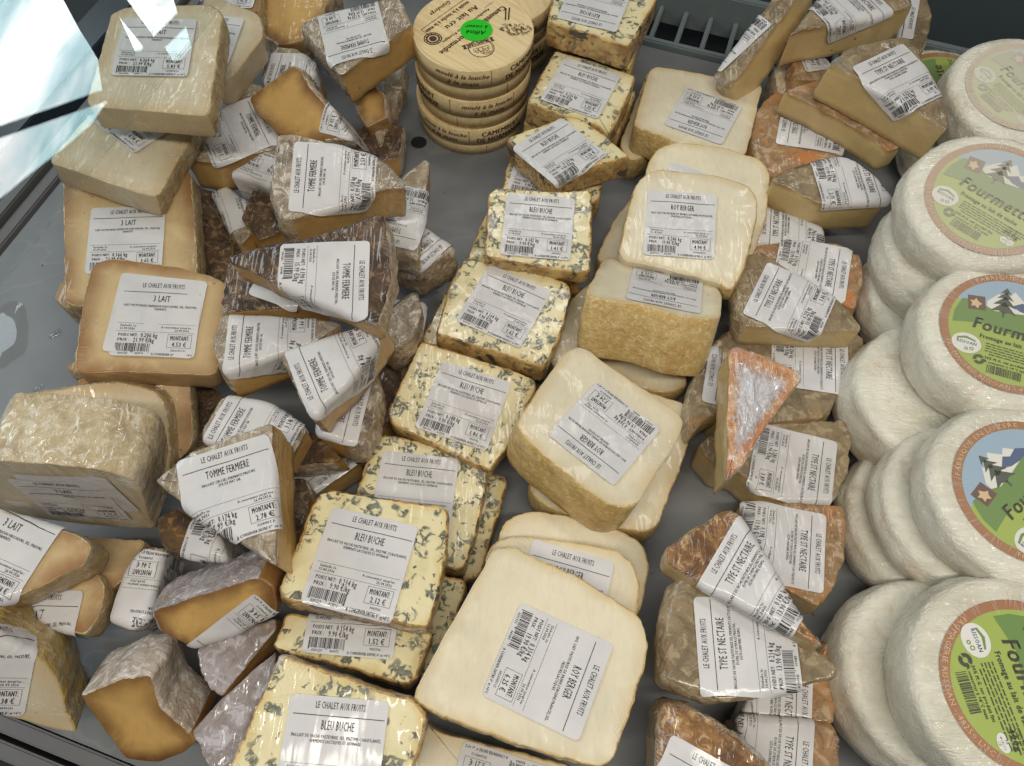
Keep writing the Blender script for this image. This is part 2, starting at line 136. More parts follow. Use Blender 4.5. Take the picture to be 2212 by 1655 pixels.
 ('N4', 'nect', (288, 536, 92), (-0.02, -0.099, 0.995), 29, [(-24, 10), (-1, -7), (22, -24), (38, -41), (53, -34), (-1, 45), (-38, 29), (-48, 24)], [0, 0, 0, 0, 0, 0, 1, 0], [], {'orange': 1}),
 ('N4b', 'nect', (267, 619, 62), (0.0, -0.1, 0.995), 42, [(-16, -32), (-10, -18), (2, -7), (26, -5), (28, 16), (2, 21), (-12, 19), (-18, 6)], [1, 0, 0, 1, 1, 1, 1, 1], [], {'pale': 1}),
 ('N5', 'nect', (254, 536, 60), (-0.099, -0.099, 0.99), 48, [(-33, -27), (-22, -45), (-2, -34), (25, -25), (43, -21), (50, -13), (31, 35), (-7, 58), (-19, 47), (-29, 29), (-37, -3)], [1, 1, 0, 0, 0, 0, 1, 1, 1, 1, 1], [('SN', '0.192', '2.67', '018818', 21.9, 14.6, 76.8, 58, 61.5)], {'orange': 1}),
 ('N6', 'nect', (276, 467, 80), (-0.02, -0.119, 0.993), 44, [(-34, -13), (-15, -25), (46, -20), (49, -16), (39, 3), (23, 20), (7, 26), (-16, 18), (-44, 7), (-55, -2)], [0, 0, 0, 0, 1, 1, 1, 1, 0, 0], [('SN', '0.198', '2.75', '019001', 14.8, 1.2, -82.0, 58, 61.5)], {}),
 ('N7', 'nect', (243, 439, 48), (0.0, 0.0, 1.0), 40, [(-31, -19), (31, -14), (31, 2), (18, 8), (-20, 24), (-30, -1)], [0, 0, 0, 1, 1, 0], [('SN', '0.166', '2.31', '016021', 4.5, -0.7, 80.9, 58, 61.5)], {}),
 ('N8', 'nect', (260, 396, 50), (-0.1, 0.0, 0.995), 42, [(-53, 14), (-28, -6), (17, -40), (27, -47), (41, -7), (41, 8), (26, 23), (-20, 29), (-51, 25)], [0, 0, 1, 1, 1, 1, 0, 0, 0], [('SN', '0.170', '2.36', '017055', -2.6, -3.5, -105.7, 58, 61.5)], {'film': 1, 'orange': 1}),
 ('N9', 'nect', (223, 343, 74), (-0.03, 0.0, 1.0), 29, [(-44, -10), (-39, -27), (-15, -28), (28, -30), (52, -29), (54, -24), (42, -1), (7, 27), (-18, 48), (-27, 45), (-40, 30)], [1, 0, 0, 0, 0, 0, 0, 0, 1, 1, 1], [('SN', '0.220', '3.06', '020100', 0.2, -3.8, 63.0, 58, 61.5)], {'film': 1}),
 ('N10', 'nect', (223, 293, 46), (-0.05, 0.0, 0.999), 40, [(-62, -44), (-17, -48), (23, -43), (29, -37), (61, 5), (68, 29), (63, 37), (3, 40), (-44, 37), (-55, 26), (-68, -2)], [0, 0, 0, 1, 1, 1, 0, 0, 1, 1, 0], [('SN', '0.206', '2.86', '019660', 20.4, 9.7, -98.2, 58, 61.5)], {'film': 1}),
 ('N10b', 'nect', (150, 261, 58), (0.0, 0.0, 1.0), 30, [(-13, -12), (-13, -37), (-2, -24), (16, -13), (15, 45), (7, 40), (-10, 1)], [1, 0, 0, 0, 1, 1, 1], [('SN', '0.160', '2.22', '015521', 33.9, 15.1, 77.8, 58, 61.5)], {}),
 ('N11', 'nect', (167, 229, 112), (-0.05, -0.05, 0.998), 40, [(-14, 12), (-18, -15), (-18, -33), (-22, -58), (-9, -46), (9, -18), (36, 18), (38, 23), (18, 36), (-7, 44), (-13, 37)], [0, 0, 0, 0, 0, 0, 1, 1, 1, 1, 0], [], {'film': 3, 'orange': 2, 'crumple': 1}),
 ('N12', 'nect', (209, 215, 46), (-0.05, 0.0, 0.999), 42, [(-49, -11), (-32, -14), (-15, -33), (-3, -34), (33, -34), (40, -27), (50, -9), (55, 15), (55, 34), (24, 31), (-5, 29), (-40, 25), (-50, 20), (-62, 8)], [0, 0, 0, 0, 1, 1, 1, 1, 1, 0, 0, 0, 0, 0], [('SN', '0.280', '3.89', '025521', 8.1, -6.5, -104.4, 58, 61.5)], {}),
 ('N13', 'nect', (222, 147, 48), (-0.02, -0.03, 0.999), 42, [(-25, -31), (0, -44), (12, -30), (23, -7), (28, 17), (28, 31), (-17, 32), (-48, 30)], [0, 1, 1, 1, 1, 0, 0, 0], [('SN', '0.198', '2.75', '019944', -21.6, -0.3, -100.3, 58, 61.5)], {'orange': 1}),
 ('N14', 'nect', (145, 111, 112), (-0.099, 0.02, 0.995), 30, [(-25, -7), (1, -20), (27, -34), (47, -45), (34, -24), (19, 9), (5, 38), (-1, 39), (-23, 28), (-42, 13), (-43, 4)], [0, 0, 0, 0, 0, 0, 1, 1, 1, 1, 0], [('SN', '0.140', '1.95', '012798', 15.1, -4.6, 56.8, 58, 61.5)], {'film': 2, 'brown': 1}),
 ('N15', 'nect', (148, 66, 94), (-0.06, -0.06, 0.996), 46, [(-41, 24), (-46, 0), (-47, -16), (-45, -19), (-15, -30), (7, -28), (35, -20), (56, -14), (59, -10), (57, -6), (35, 11), (4, 26), (-26, 40), (-34, 43)], [1, 1, 1, 1, 0, 0, 0, 0, 0, 0, 0, 0, 0, 1], [('SN', '0.214', '2.97', '019483', 4.7, 3.0, 91.3, 58, 61.5)], {'film': 1}),
 ('N17', 'nect', (192, 16, 52), (-0.03, 0.0, 1.0), 46, [(-34, -2), (-12, -25), (24, -18), (28, 5), (26, 12), (1, 14), (-34, 15)], [0, 1, 1, 1, 1, 0, 0], [('SN', '0.182', '2.53', '017730', -22.1, -6.1, -102.0, 58, 61.5)], {'orange': 1}),
 ('N19', 'nect', (206, 51, 44), (-0.02, 0.0, 1.0), 40, [(-44, -20), (0, -22), (15, -22), (23, 6), (25, 31), (18, 30), (-3, 1), (-34, -4)], [0, 1, 1, 1, 1, 0, 0, 0], [('SN', '0.244', '3.39', '022210', -28.2, -6.6, -99.8, 58, 61.5)], {'orange': 1}),
 ('N18', 'nect', (123, 13, 92), (-0.04, -0.05, 0.998), 48, [(-25, 12), (-28, 1), (-30, -26), (38, -23), (42, -14), (26, 0), (9, 11), (-9, 20), (-23, 21)], [1, 0, 0, 0, 1, 1, 1, 1, 1], [('SN', '0.236', '3.28', '021900', -6.5, -35.6, -25.6, 58, 61.5)], {'film': 3, 'brown': 1}),
 ('T30', 'tomme', (-264, 362, 46), (0.05, 0.0, 0.999), 28, [(-18, 13), (3, -51), (27, -58), (11, 36), (-24, 59)], [0, 0, 0, 1, 1], [], {'dark': 1}),  # filler added to make the gap read dark
 ('T31', 'tomme', (-245, 225, 44), (0.05, 0.0, 0.999), 40, [(-13, -9), (1, -38), (14, -18), (11, 29), (-13, 36)], [0, 0, 0, 1, 1], [], {'dark': 1}),  # added filler, dark rind stands in for the gap's shade
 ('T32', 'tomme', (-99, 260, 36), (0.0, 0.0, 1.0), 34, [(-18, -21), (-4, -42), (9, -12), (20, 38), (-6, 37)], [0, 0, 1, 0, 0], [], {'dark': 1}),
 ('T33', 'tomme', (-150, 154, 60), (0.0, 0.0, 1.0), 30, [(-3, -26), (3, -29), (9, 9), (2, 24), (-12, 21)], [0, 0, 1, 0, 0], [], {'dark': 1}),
 ('T34', 'tomme', (-223, 421, 60), (0.0, 0.0, 1.0), 30, [(-20, -8), (0, -32), (18, -21), (15, 20), (-14, 40)], [0, 0, 1, 0, 0], [], {'dark': 1}),  # low filler wedge, added to darken the gap
 ('T35', 'tomme', (-142, 541, 30), (0.0, 0.0, 1.0), 28, [(-27, -1), (-5, -30), (22, -22), (22, 21), (-12, 32)], [0, 0, 1, 0, 0], [], {'dark': 1}),  # added filler, hides bright tray in the gap
 ('R9', 'roy', (53, 328, 30), (0.0, 0.0, 1.0), 28, [(-24, -24), (-6, -53), (16, -17), (18, 59), (-4, 36)], [0, 0, 0, 1, 1], [], {}),
]
DESC = {
 'L1': 'pale wrapped cheese block labelled 5.81 €, topmost beside the glass pane',
 'L1b': 'pinkish pale cheese block tucked behind the block labelled 5.81 €',
 'L1c': 'cheese block labelled 5.45 € at the far end of the left row',
 'L2': 'pale wrapped cheese block labelled 6.38 € under the block labelled 5.81 €',
 'L3': 'beige square cheese slice labelled 3.65 € with clear film creases',
 'L3b': 'corner of a cheese slice under the one labelled 3.65 €',
 'L4': 'beige rounded cheese slice labelled 4.53 € overlapping the one labelled 3.65 €',
 'L4b': 'brown rind corner poking out under the slice labelled 4.53 €',
 'L5': 'rounded cheese slice standing behind the yellow-rinded block labelled 7.12 €',
 'L5c': 'thin cheese slice at the back of the standing slices, behind the block labelled 7.12 €',
 'L6': 'thick film-wrapped block with yellow grey rind labelled 7.12 €',
 'L7': 'shiny tan cheese slice lying under the block labelled 7.12 €',
 'L8': 'pale cheese slice labelled 3.74 € above the yellow-rinded front block',
 'L9': 'rounded beige slice with a shaded label below the slice labelled 3.74 €',
 'L10': 'front block with bright yellow rind and a curling label on its cut face',
 'T1': 'brown cut tomme piece behind the wedge labelled 0.130 kg',
 'T2': 'tomme wedge labelled 0.130 kg beside the round wooden boxes',
 'T3': 'wrapped tomme wedge half hidden behind the golden cut tomme face',
 'T4': 'tomme wedge showing a golden cut face, labelled 3.33 € on its rind edge',
 'T5': 'grey tomme wedge labelled 2.56 € beside the golden cut face',
 'T6': 'small tan cut tomme piece between the golden face and the wooden boxes',
 'T6b': 'mottled tomme rind strip standing beside the wooden boxes',
 'T7': 'tomme wedge labelled 2.77 € with tan cut side',
 'T8': 'dark tomme wedge with slanted label strip under the one labelled 2.77 €',
 'T8b': 'dark brown tomme wedge in shadow beside the slice labelled 3.65 €',
 'T9': 'film-wrapped tomme wedge labelled 0.158 kg, high on the pile',
 'T11': 'upright tomme wedge labelled 0.136 kg on the right of the pile',
 'T12': 'tomme wedge with pinkish rind under the one labelled 0.136 kg',
 'T13': 'dark brown tomme wedge labelled 0.190 kg, on top of the pile',
 'T14': 'dark tomme wedge with label corner under the one labelled 0.190 kg',
 'T15': 'white-rinded tomme wedge labelled 0.104 kg',
 'T16': 'tomme wedge labelled 2.05 € with thick cream rind edge',
 'T17': 'brown rinded tomme piece with torn label below the one labelled 0.190 kg',
 'T17b': 'tomme piece in shadow with label between pile and blue cheese',
 'T18': 'tomme wedge with pink rind under the wedge labelled 2.05 €',
 'T19': 'tomme wedge labelled 3.58 € with white film-covered rind',
 'T20': 'dark reddish tomme wedge tip beside the label reading 3.58 €',
 'T20b': 'shaded tomme wedge with slanted label beside the blue cheese',
 'T21': 'large tomme wedge labelled 0.174 kg pointing to the front',
 'T22': 'dark golden tomme wedge labelled 3.23 € under the large wedge',
 'T23': 'tomme wedge labelled 1.54 € with purple film-covered rind and golden cut face',
 'T24': 'brown tomme wedge with upside-down label behind the front chunk',
 'T25': 'big front tomme chunk with whitish rind and tall golden cut face',
 'T26': 'purple-grey film-covered tomme wedge below the label reading 1.54 €',
 'T27': 'purple-grey wrinkled tomme wedge beside the front blue cheese',
 'T30': 'dark filler wedge added in the shaded gap right of the slice labelled 4.53 €',
 'T31': 'dark filler wedge added in the shaded gap beside the standing cheese slices',
 'T32': 'dark mottled tomme wedge beside the blue cheese labelled 1.86 €',
 'T33': 'dark tomme wedge between the large wedge and the top blue cheese',
 'T34': 'dark filler wedge added in the gap under the one labelled 0.158 kg',
 'T35': 'dark filler piece added low in the gap beside the wooden boxes',
 'B1': 'blue cheese square with grey mould edge at the far end of its row',
 'B1b': 'blue cheese square stacked beneath the farthest one',
 'B2': 'blue cheese square labelled 1.35 € with creased film corner',
 'B2b': 'blue cheese square under the one labelled 1.35 €',
 'B3': 'blue cheese square labelled 1.13 € lying askew across two others',
 'B4': 'shaded blue cheese square with barcode peeking out under the askew one',
 'B5': 'blue cheese square labelled 1.41 €, one corner of the askew square over it',
 'B5b': 'shaded blue cheese edge under the square the askew one leans on',
 'B6': 'blue cheese square labelled 1.62 € beside the thick ochre-rinded block',
 'B6b': 'greenish shaded blue cheese edge beside the pink-rinded tomme',
 'B7': 'blue cheese square labelled 1.86 € beside the large askew sheep cheese block',
 'B8': 'blue cheese square half covered by the one labelled 2.12 €',
 'B8b': 'blue cheese square at the bottom, left of the sheep cheese labelled 7.24 €',
 'B9': 'cream blue cheese square labelled 2.12 €, top of its stack',
 'B10': 'blue cheese square labelled 1.52 € under the one labelled 2.12 €',
 'B10b': 'blue cheese square edge between the stack labelled 2.12 € and sheep cheese labelled 6.25 €',
 'B11': 'shiny front blue cheese square beside the purple-grey wrinkled wedge',
 'R1': 'pale sheep cheese square labelled 9.03 € with ochre rind',
 'R1b': 'ochre sheep cheese piece beneath the square labelled 9.03 €',
 'R2': 'pale sheep cheese slice standing behind the one labelled 4.90 €',
 'R3': 'rounded sheep cheese slice labelled 4.90 €',
 'R3b': 'shaded sheep cheese slice left of the one labelled 4.90 €',
 'R4': 'thick sheep cheese block labelled 7.76 € showing its speckled ochre rind',
 'R4b': 'thin sheep cheese slice under the speckled ochre-rinded block',
 'R5': 'large sheep cheese block labelled 7.24 € turned askew',
 'R5b': 'golden-edged sheep cheese slice under the large askew block',
 'R6a': 'rearmost of two sheep cheese slices behind the one labelled 6.25 €',
 'R6b': 'sheep cheese slice with shaded label tucked behind the one labelled 6.25 €',
 'R7': 'large cream sheep cheese slice labelled 6.25 €',
 'R8': 'sheep cheese slice labelled 5.21 € under the large cream one',
 'R9': 'shaded sheep cheese piece between the blue cheese row and the ochre-rinded block',
 'N1': 'long cheese slice leaning against the air grille with label on its rind',
 'N2': 'cheese wedge labelled 2.09 € with yellow cut side',
 'N2b': 'brown rinded cheese wedge behind the one labelled 2.09 €',
 'N2c': 'orange rinded cheese piece under the wedge labelled 2.09 €',
 'N3': 'grey rinded cheese wedge labelled 0.222 kg with broad cut side',
 'N4': 'long cheese wedge showing its cut side under the one labelled 0.222 kg',
 'N4b': 'whitish rinded cheese piece left of the wedge labelled 0.222 kg',
 'N5': 'orange brown rounded rind wedge beside the sheep cheese labelled 9.03 €',
 'N6': 'cheese wedge labelled 2.75 € with long pale cut side',
 'N7': 'shaded cheese wedge labelled 0.166 kg under the one labelled 2.75 €',
 'N8': 'orange rinded cheese wedge labelled 0.170 kg',
 'N9': 'grey olive cheese wedge labelled 0.220 kg in clear film',
 'N10': 'grey cheese wedge labelled 0.206 kg with an orange corner',
 'N10b': 'grey cheese wedge with upright label behind the orange film-wrapped wedge',
 'N11': 'orange cheese wedge with crumpled white film, tip pointing forward',
 'N12': 'brown grey cheese wedge labelled 0.280 kg',
 'N13': 'orange brown cheese wedge labelled 0.198 kg',
 'N14': 'brown cheese wedge labelled 0.140 kg with pale cut side',
 'N15': 'grey brown cheese wedge labelled 0.214 kg with cream rind rim',
 'N17': 'orange brown cheese wedge with label beside the front rind wedge',
 'N18': 'front brown cheese wedge in glossy creased film with pale rind rim',
 'N19': 'brown cheese wedge under the one labelled 0.214 kg',
}
NAME = {'lait': 'cheese_block', 'tomme': 'cheese_wedge', 'bleu': 'blue_cheese', 'roy': 'sheep_cheese', 'nect': 'cheese_wedge'}
GROUP = {'lait': 'three-milk cheese portions in the left row', 'tomme': 'farmhouse tomme wedges in the pile', 'bleu': 'blue cheese squares in the middle row', 'roy': 'pale sheep cheese portions', 'nect': 'semi-soft rind cheese wedges'}

random.seed(7)
rng = np.random.default_rng(7)

# ------------------------------------------------------------------ node helpers
def new_mat(name):
    m = bpy.data.materials.new(name)
    m.use_nodes = True
    nt = m.node_tree
    nt.nodes.clear()
    out = nt.nodes.new('ShaderNodeOutputMaterial')
    return m, nt, out

class G:
    """tiny node graph helper"""
    def __init__(s, nt):
        s.nt = nt
    def node(s, t, ins=None, **props):
        n = s.nt.nodes.new(t)
        for k, v in props.items():
            setattr(n, k, v)
        for k, v in (ins or {}).items():
            s.set(n.inputs[k], v)
        return n
    def set(s, sock, v):
        if isinstance(v, bpy.types.NodeSocket):
            s.nt.links.new(v, sock)
        else:
            if sock.type == 'RGBA' and len(v) == 3:
                v = (*v, 1)
            sock.default_value = v
    def math(s, op, a, b=0.0, clamp=False):
        n = s.nt.nodes.new('ShaderNodeMath'); n.operation = op; n.use_clamp = clamp
        s.set(n.inputs[0], a); s.set(n.inputs[1], b)
        return n.outputs[0]
    def mix(s, f, a, b, blend='MIX'):
        n = s.nt.nodes.new('ShaderNodeMix'); n.data_type = 'RGBA'; n.blend_type = blend
        s.set(n.inputs[0], f); s.set(n.inputs[6], a); s.set(n.inputs[7], b)
        return n.outputs[2]
    def ramp(s, f, a, b):
        """linear step from a to b"""
        n = s.nt.nodes.new('ShaderNodeMapRange'); n.interpolation_type = 'SMOOTHSTEP'
        s.set(n.inputs[0], f); s.set(n.inputs[1], a); s.set(n.inputs[2], b)
        return n.outputs[0]
    def noise(s, vec, scale, detail=3, rough=.55, dist=0.0):
        n = s.nt.nodes.new('ShaderNodeTexNoise')
        s.set(n.inputs['Vector'], vec); n.inputs['Scale'].default_value = scale
        n.inputs['Detail'].default_value = detail; n.inputs['Roughness'].default_value = rough
        n.inputs['Distortion'].default_value = dist
        return n.outputs['Fac']
    def vor(s, vec, scale, feature='F1', rnd=1.0):
        n = s.nt.nodes.new('ShaderNodeTexVoronoi'); n.feature = feature
        s.set(n.inputs['Vector'], vec); n.inputs['Scale'].default_value = scale
        n.inputs['Randomness'].default_value = rnd
        return n.outputs['Distance']
    def coords(s):
        tc = s.nt.nodes.new('ShaderNodeTexCoord')
        oi = s.nt.nodes.new('ShaderNodeObjectInfo')
        at = s.nt.nodes.new('ShaderNodeAttribute'); at.attribute_name = 'seed'
        cx = s.nt.nodes.new('ShaderNodeCombineXYZ')
        sd = s.math('MULTIPLY', at.outputs['Fac'], 1.0)
        s.set(cx.inputs[0], sd); s.set(cx.inputs[1], s.math('MULTIPLY', sd, .37)); s.set(cx.inputs[2], s.math('MULTIPLY', sd, .71))
        ad = s.nt.nodes.new('ShaderNodeVectorMath'); ad.operation = 'ADD'
        s.set(ad.inputs[0], tc.outputs['Object']); s.set(ad.inputs[1], cx.outputs[0])
        return ad.outputs[0]
    def stretch(s, vec, sc, rot):
        n = s.nt.nodes.new('ShaderNodeMapping')
        s.set(n.inputs['Vector'], vec); n.inputs['Scale'].default_value = sc; n.inputs['Rotation'].default_value = rot
        return n.outputs[0]
    def bump(s, h, strength, dist, normal=None):
        n = s.nt.nodes.new('ShaderNodeBump'); n.inputs['Strength'].default_value = 1.0
        s.set(n.inputs['Strength'], strength); n.inputs['Distance'].default_value = dist
        s.set(n.inputs['Height'], h)
        if normal is not None: s.set(n.inputs['Normal'], normal)
        return n.outputs[0]
    def attr(s, name):
        n = s.nt.nodes.new('ShaderNodeAttribute'); n.attribute_name = name
        return n.outputs['Fac']

def film_normal(g, v, rim, level):
    """normal of the clear wrapping film: stretched creases over a soft unevenness"""
    a = g.stretch(v, (1.0, .14, .5), (0, 0, .5))
    n1 = g.noise(a, 85, 1, .5, 1.2)
    r1 = g.math('SUBTRACT', 1.0, g.math('MULTIPLY', g.math('ABSOLUTE', g.math('SUBTRACT', n1, .5)), 5.0), True)
    soft = g.noise(v, 24, 1, .5, .5)
    h = g.math('ADD', g.math('MULTIPLY', r1, {0: .1, 1: .18, 2: .4, 3: .6}[level]), g.math('MULTIPLY', soft, 1.6))
    return g.bump(h, {0: .3, 1: .45, 2: .7, 3: 1.0}[level], {0: .0025, 1: .003, 2: .004, 3: .005}[level])

def finish(m, g, out, colr, rough, normal, coat, coat_n, sss=0.0, spec=.4, coat_rough=.11):
    b = g.node('ShaderNodeBsdfPrincipled')
    g.set(b.inputs['Base Color'], colr); g.set(b.inputs['Roughness'], rough)
    b.inputs['Specular IOR Level'].default_value = spec
    if normal is not None: g.set(b.inputs['Normal'], normal)
    g.set(b.inputs['Coat Weight'], coat); b.inputs['Coat Roughness'].default_value = coat_rough
    b.inputs['Coat IOR'].default_value = 1.5
    if coat_n is not None: g.set(b.inputs['Coat Normal'], coat_n)
    if sss and False:
        b.inputs['Subsurface Weight'].default_value = sss
        b.inputs['Subsurface Radius'].default_value = (.006, .004, .002)
        b.inputs['Subsurface Scale'].default_value = 1.0
    g.nt.links.new(b.outputs[0], out.inputs['Surface'])
    return m

_mc = {}
def cached(f):
    def w(*a, **k):
        key = (f.__name__, a, tuple(sorted(k.items())))
        if key not in _mc: _mc[key] = f(*a, **k)
        return _mc[key]
    return w

def lin(r, g_, b):
    f = lambda c: ((c / 255 + .055) / 1.055) ** 2.4 if c > 10 else c / 255 / 12.92
    return (f(r), f(g_), f(b))

@cached
def paste_mat(base, edge, film, holes=0.0, width=.85):
    m, nt, out = new_mat('cheese_paste'); g = G(nt); v = g.coords(); rim = g.attr('rim')
    big = g.noise(v, 38, 4, .6, .4)
    f = g.ramp(g.math('ADD', rim, g.math('MULTIPLY', g.math('SUBTRACT', big, .5), .9)), .0, width)
    c = g.mix(f, edge, base)
    c = g.mix(g.math('MULTIPLY', g.ramp(g.noise(v, 16, 3), .38, .7), .55), c, tuple(x * .78 for x in base))
    c = g.mix(g.math('MULTIPLY', g.ramp(big, .52, .72), .4), c, tuple(min(1, x * 1.15) for x in base))
    sp = g.math('MULTIPLY', g.ramp(g.vor(v, 70), .10, .05), g.ramp(g.noise(v, 40, 1), .52, .57))
    c = g.mix(g.math('MULTIPLY', sp, .5 + holes), c, tuple(x * .4 for x in edge))
    fine = g.noise(g.stretch(v, (1, .35, 1), (0, 0, .9)), 300, 3, .7)
    c = g.mix(g.math('MULTIPLY', g.ramp(fine, .45, .75), .22), c, tuple(x * .62 for x in base))
    c = g.mix(g.math('MULTIPLY', g.ramp(g.math('ADD', rim, g.math('MULTIPLY', fine, .06)), .15, .06), .75), c, tuple(x * .55 for x in edge))
    h = g.math('ADD', g.math('MULTIPLY', fine, .6), g.math('MULTIPLY', sp, -1.0))
    n = g.bump(h, .35, .0009)
    return finish(m, g, out, c, .5, n, .5, film_normal(g, v, rim, film), 0, .35)

@cached
def bleu_mat(film):
    m, nt, out = new_mat('blue_veined_paste'); g = G(nt); v = g.coords(); rim = g.attr('rim')
    base = lin(226, 214, 170); edge = lin(218, 194, 134)
    med = g.noise(v, 42, 4, .6)
    c = g.mix(g.ramp(g.math('ADD', rim, g.math('MULTIPLY', g.math('SUBTRACT', med, .5), 1.1)), .02, .5), edge, base)
    c = g.mix(g.math('MULTIPLY', g.ramp(med, .5, .72), .5), c, lin(236, 228, 192))
    c = g.mix(g.math('MULTIPLY', g.ramp(med, .48, .3), .45), c, lin(196, 188, 130))
    nz = g.nt.nodes.new('ShaderNodeTexNoise'); g.set(nz.inputs['Vector'], v); nz.inputs['Scale'].default_value = 95; nz.inputs['Detail'].default_value = 2
    sc = g.node('ShaderNodeVectorMath', operation='SCALE'); g.set(sc.inputs[0], nz.outputs['Color']); sc.inputs['Scale'].default_value = .016
    wv = g.node('ShaderNodeVectorMath', operation='ADD'); g.set(wv.inputs[0], v); g.set(wv.inputs[1], sc.outputs[0])
    w = wv.outputs[0]
    n1 = g.noise(w, 100, 3, .6)
    patch = g.ramp(g.noise(v, 74, 1), .495, .57)
    dd = g.math('ABSOLUTE', g.math('SUBTRACT', n1, .5))
    vein = g.math('MULTIPLY', g.ramp(dd, .062, .026), patch)
    blot = g.ramp(g.noise(w, 135, 2, .55), .64, .68)
    mask = g.math('MAXIMUM', vein, blot, True)
    c = g.mix(g.math('MULTIPLY', g.math('MULTIPLY', g.ramp(dd, .16, .03), patch), .45), c, lin(172, 172, 136))
    ink = g.mix(g.ramp(g.noise(v, 170, 3, .6), .35, .65), lin(64, 68, 66), lin(128, 130, 116))
    c = g.mix(g.math('MULTIPLY', mask, .92), c, ink)
    h = g.math('ADD', g.math('MULTIPLY', mask, -1.0), g.math('MULTIPLY', g.noise(v, 170, 3), .6))
    n = g.bump(h, .6, .0014)
    return finish(m, g, out, c, .45, n, .75, film_normal(g, v, rim, film), 0, .35)

@cached
def bleu_rind_mat():
    m, nt, out = new_mat('blue_cheese_rind'); g = G(nt); v = g.coords()
    nn = g.noise(v, 70, 4, .65)
    c = g.mix(g.ramp(nn, .35, .68), lin(206, 174, 112), lin(150, 112, 64))
    c = g.mix(g.ramp(g.noise(v, 42, 4, .7, .6), .55, .62), c, lin(74, 70, 60))
    c = g.mix(g.math('MULTIPLY', g.ramp(g.noise(v, 200, 2), .56, .66), .7), c, lin(96, 82, 62))
    n = g.bump(nn, .8, .002)
    return finish(m, g, out, c, .6, n, .55, film_normal(g, v, None, 1))

@cached
def rind_mat(c1, c2, c3, c4, film, scale=1.0, rough_bump=.7, thr=.55, soft=0.0):
    """mottled natural rind: ground c1/c2, pale bloom c3, dark or orange patches c4"""
    m, nt, out = new_mat('cheese_rind'); g = G(nt); v = g.coords()
    na = g.noise(v, 45 * scale, 5, .65, .5)
    nb = g.noise(v, 115 * scale, 4, .66, 1.0)
    c = g.mix(g.ramp(na, .38, .62), c1, c2)
    c = g.mix(g.math('MULTIPLY', g.ramp(nb, .52, .62), .85), c, c3)
    c = g.mix(g.math('MULTIPLY', g.ramp(nb, .46, .36), .5 * (1 - soft)), c, tuple(x * .45 for x in c1))
    c = g.mix(g.math('MULTIPLY', g.ramp(g.noise(v, 30 * scale, 4, .65, .5), thr, thr + .09), .88 - .4 * soft), c, c4)
    sp = g.ramp(g.noise(v, 460, 2, .7), .62, .74)
    c = g.mix(g.math('MULTIPLY', sp, .32), c, tuple(x * .35 for x in c1))
    h = g.math('ADD', na, g.math('MULTIPLY', nb, .7))
    n = g.bump(h, min(1.0, rough_bump * 1.3), .003)
    return finish(m, g, out, c, .7, n, .2 + .25 * film, film_normal(g, v, None, film))

@cached
def simple_mat(name, c, rough=.5, metal=0.0, coat=0.0, spec=.5):
    m, nt, out = new_mat(name); g = G(nt)
    b = g.node('ShaderNodeBsdfPrincipled')
    tc = nt.nodes.new('ShaderNodeTexCoord')
    n = g.noise(tc.outputs['Object'], 90, 4)
    g.set(b.inputs['Base Color'], g.mix(g.math('MULTIPLY', n, .25), c, tuple(x * .8 for x in c)))
    b.inputs['Roughness'].default_value = rough; b.inputs['Metallic'].default_value = metal
    b.inputs['Coat Weight'].default_value = coat; b.inputs['Specular IOR Level'].default_value = spec
    nt.links.new(b.outputs[0], out.inputs['Surface'])
    return m

@cached
def paper_mat():
    m, nt, out = new_mat('label_paper'); g = G(nt); v = g.coords()
    c = g.mix(g.ramp(g.noise(v, 40, 3), .3, .8), lin(212, 210, 209), lin(200, 199, 200))
    n = g.bump(g.noise(v, 40, 2, .5, .8), .6, .0025)
    cn = film_normal(g, v, None, 1)
    return finish(m, g, out, c, .5, n, .4, cn)

INKS = [simple_mat('label_ink', lin(*c), .55) for c in ((28, 27, 30), (44, 43, 48), (58, 56, 62))]

# ------------------------------------------------------------------ mesh helpers
def mesh_obj(name, verts, faces, mats, parent=None, mi=None, smooth=True, attrs=None):
    me = bpy.data.meshes.new(name)
    me.from_pydata([tuple(map(float, p)) for p in verts], [], faces)
    for m in (mats if isinstance(mats, (list, tuple)) else [mats]):
        me.materials.append(m)
    if mi is not None:
        me.polygons.foreach_set('material_index', mi)
    me.polygons.foreach_set('use_smooth', [smooth] * len(me.polygons))
    for k, a in (attrs or {}).items():
        at = me.attributes.new(k, 'FLOAT', 'POINT')
        at.data.foreach_set('value', np.asarray(a, dtype=np.float32))
    me.update()
    o = bpy.data.objects.new(name, me)
    col.objects.link(o)
    if parent is not None: o.parent = parent
    return o

def empty(name, mat):
    o = bpy.data.objects.new(name, None)
    o.empty_display_size = .02
    col.objects.link(o)
    o.matrix_world = mat
    return o

def tag(o, label, cat, group=None):
    o['label'] = label; o['category'] = cat
    if group: o['group'] = group
    return o

def frame(origin, n):
    n = Vector(n).normalized()
    a = Vector((1, 0, 0)) - n * n.x
    a.normalize()
    b = n.cross(a)
    return Matrix(((a.x, b.x, n.x, origin[0]), (a.y, b.y, n.y, origin[1]), (a.z, b.z, n.z, origin[2]), (0, 0, 0, 1)))

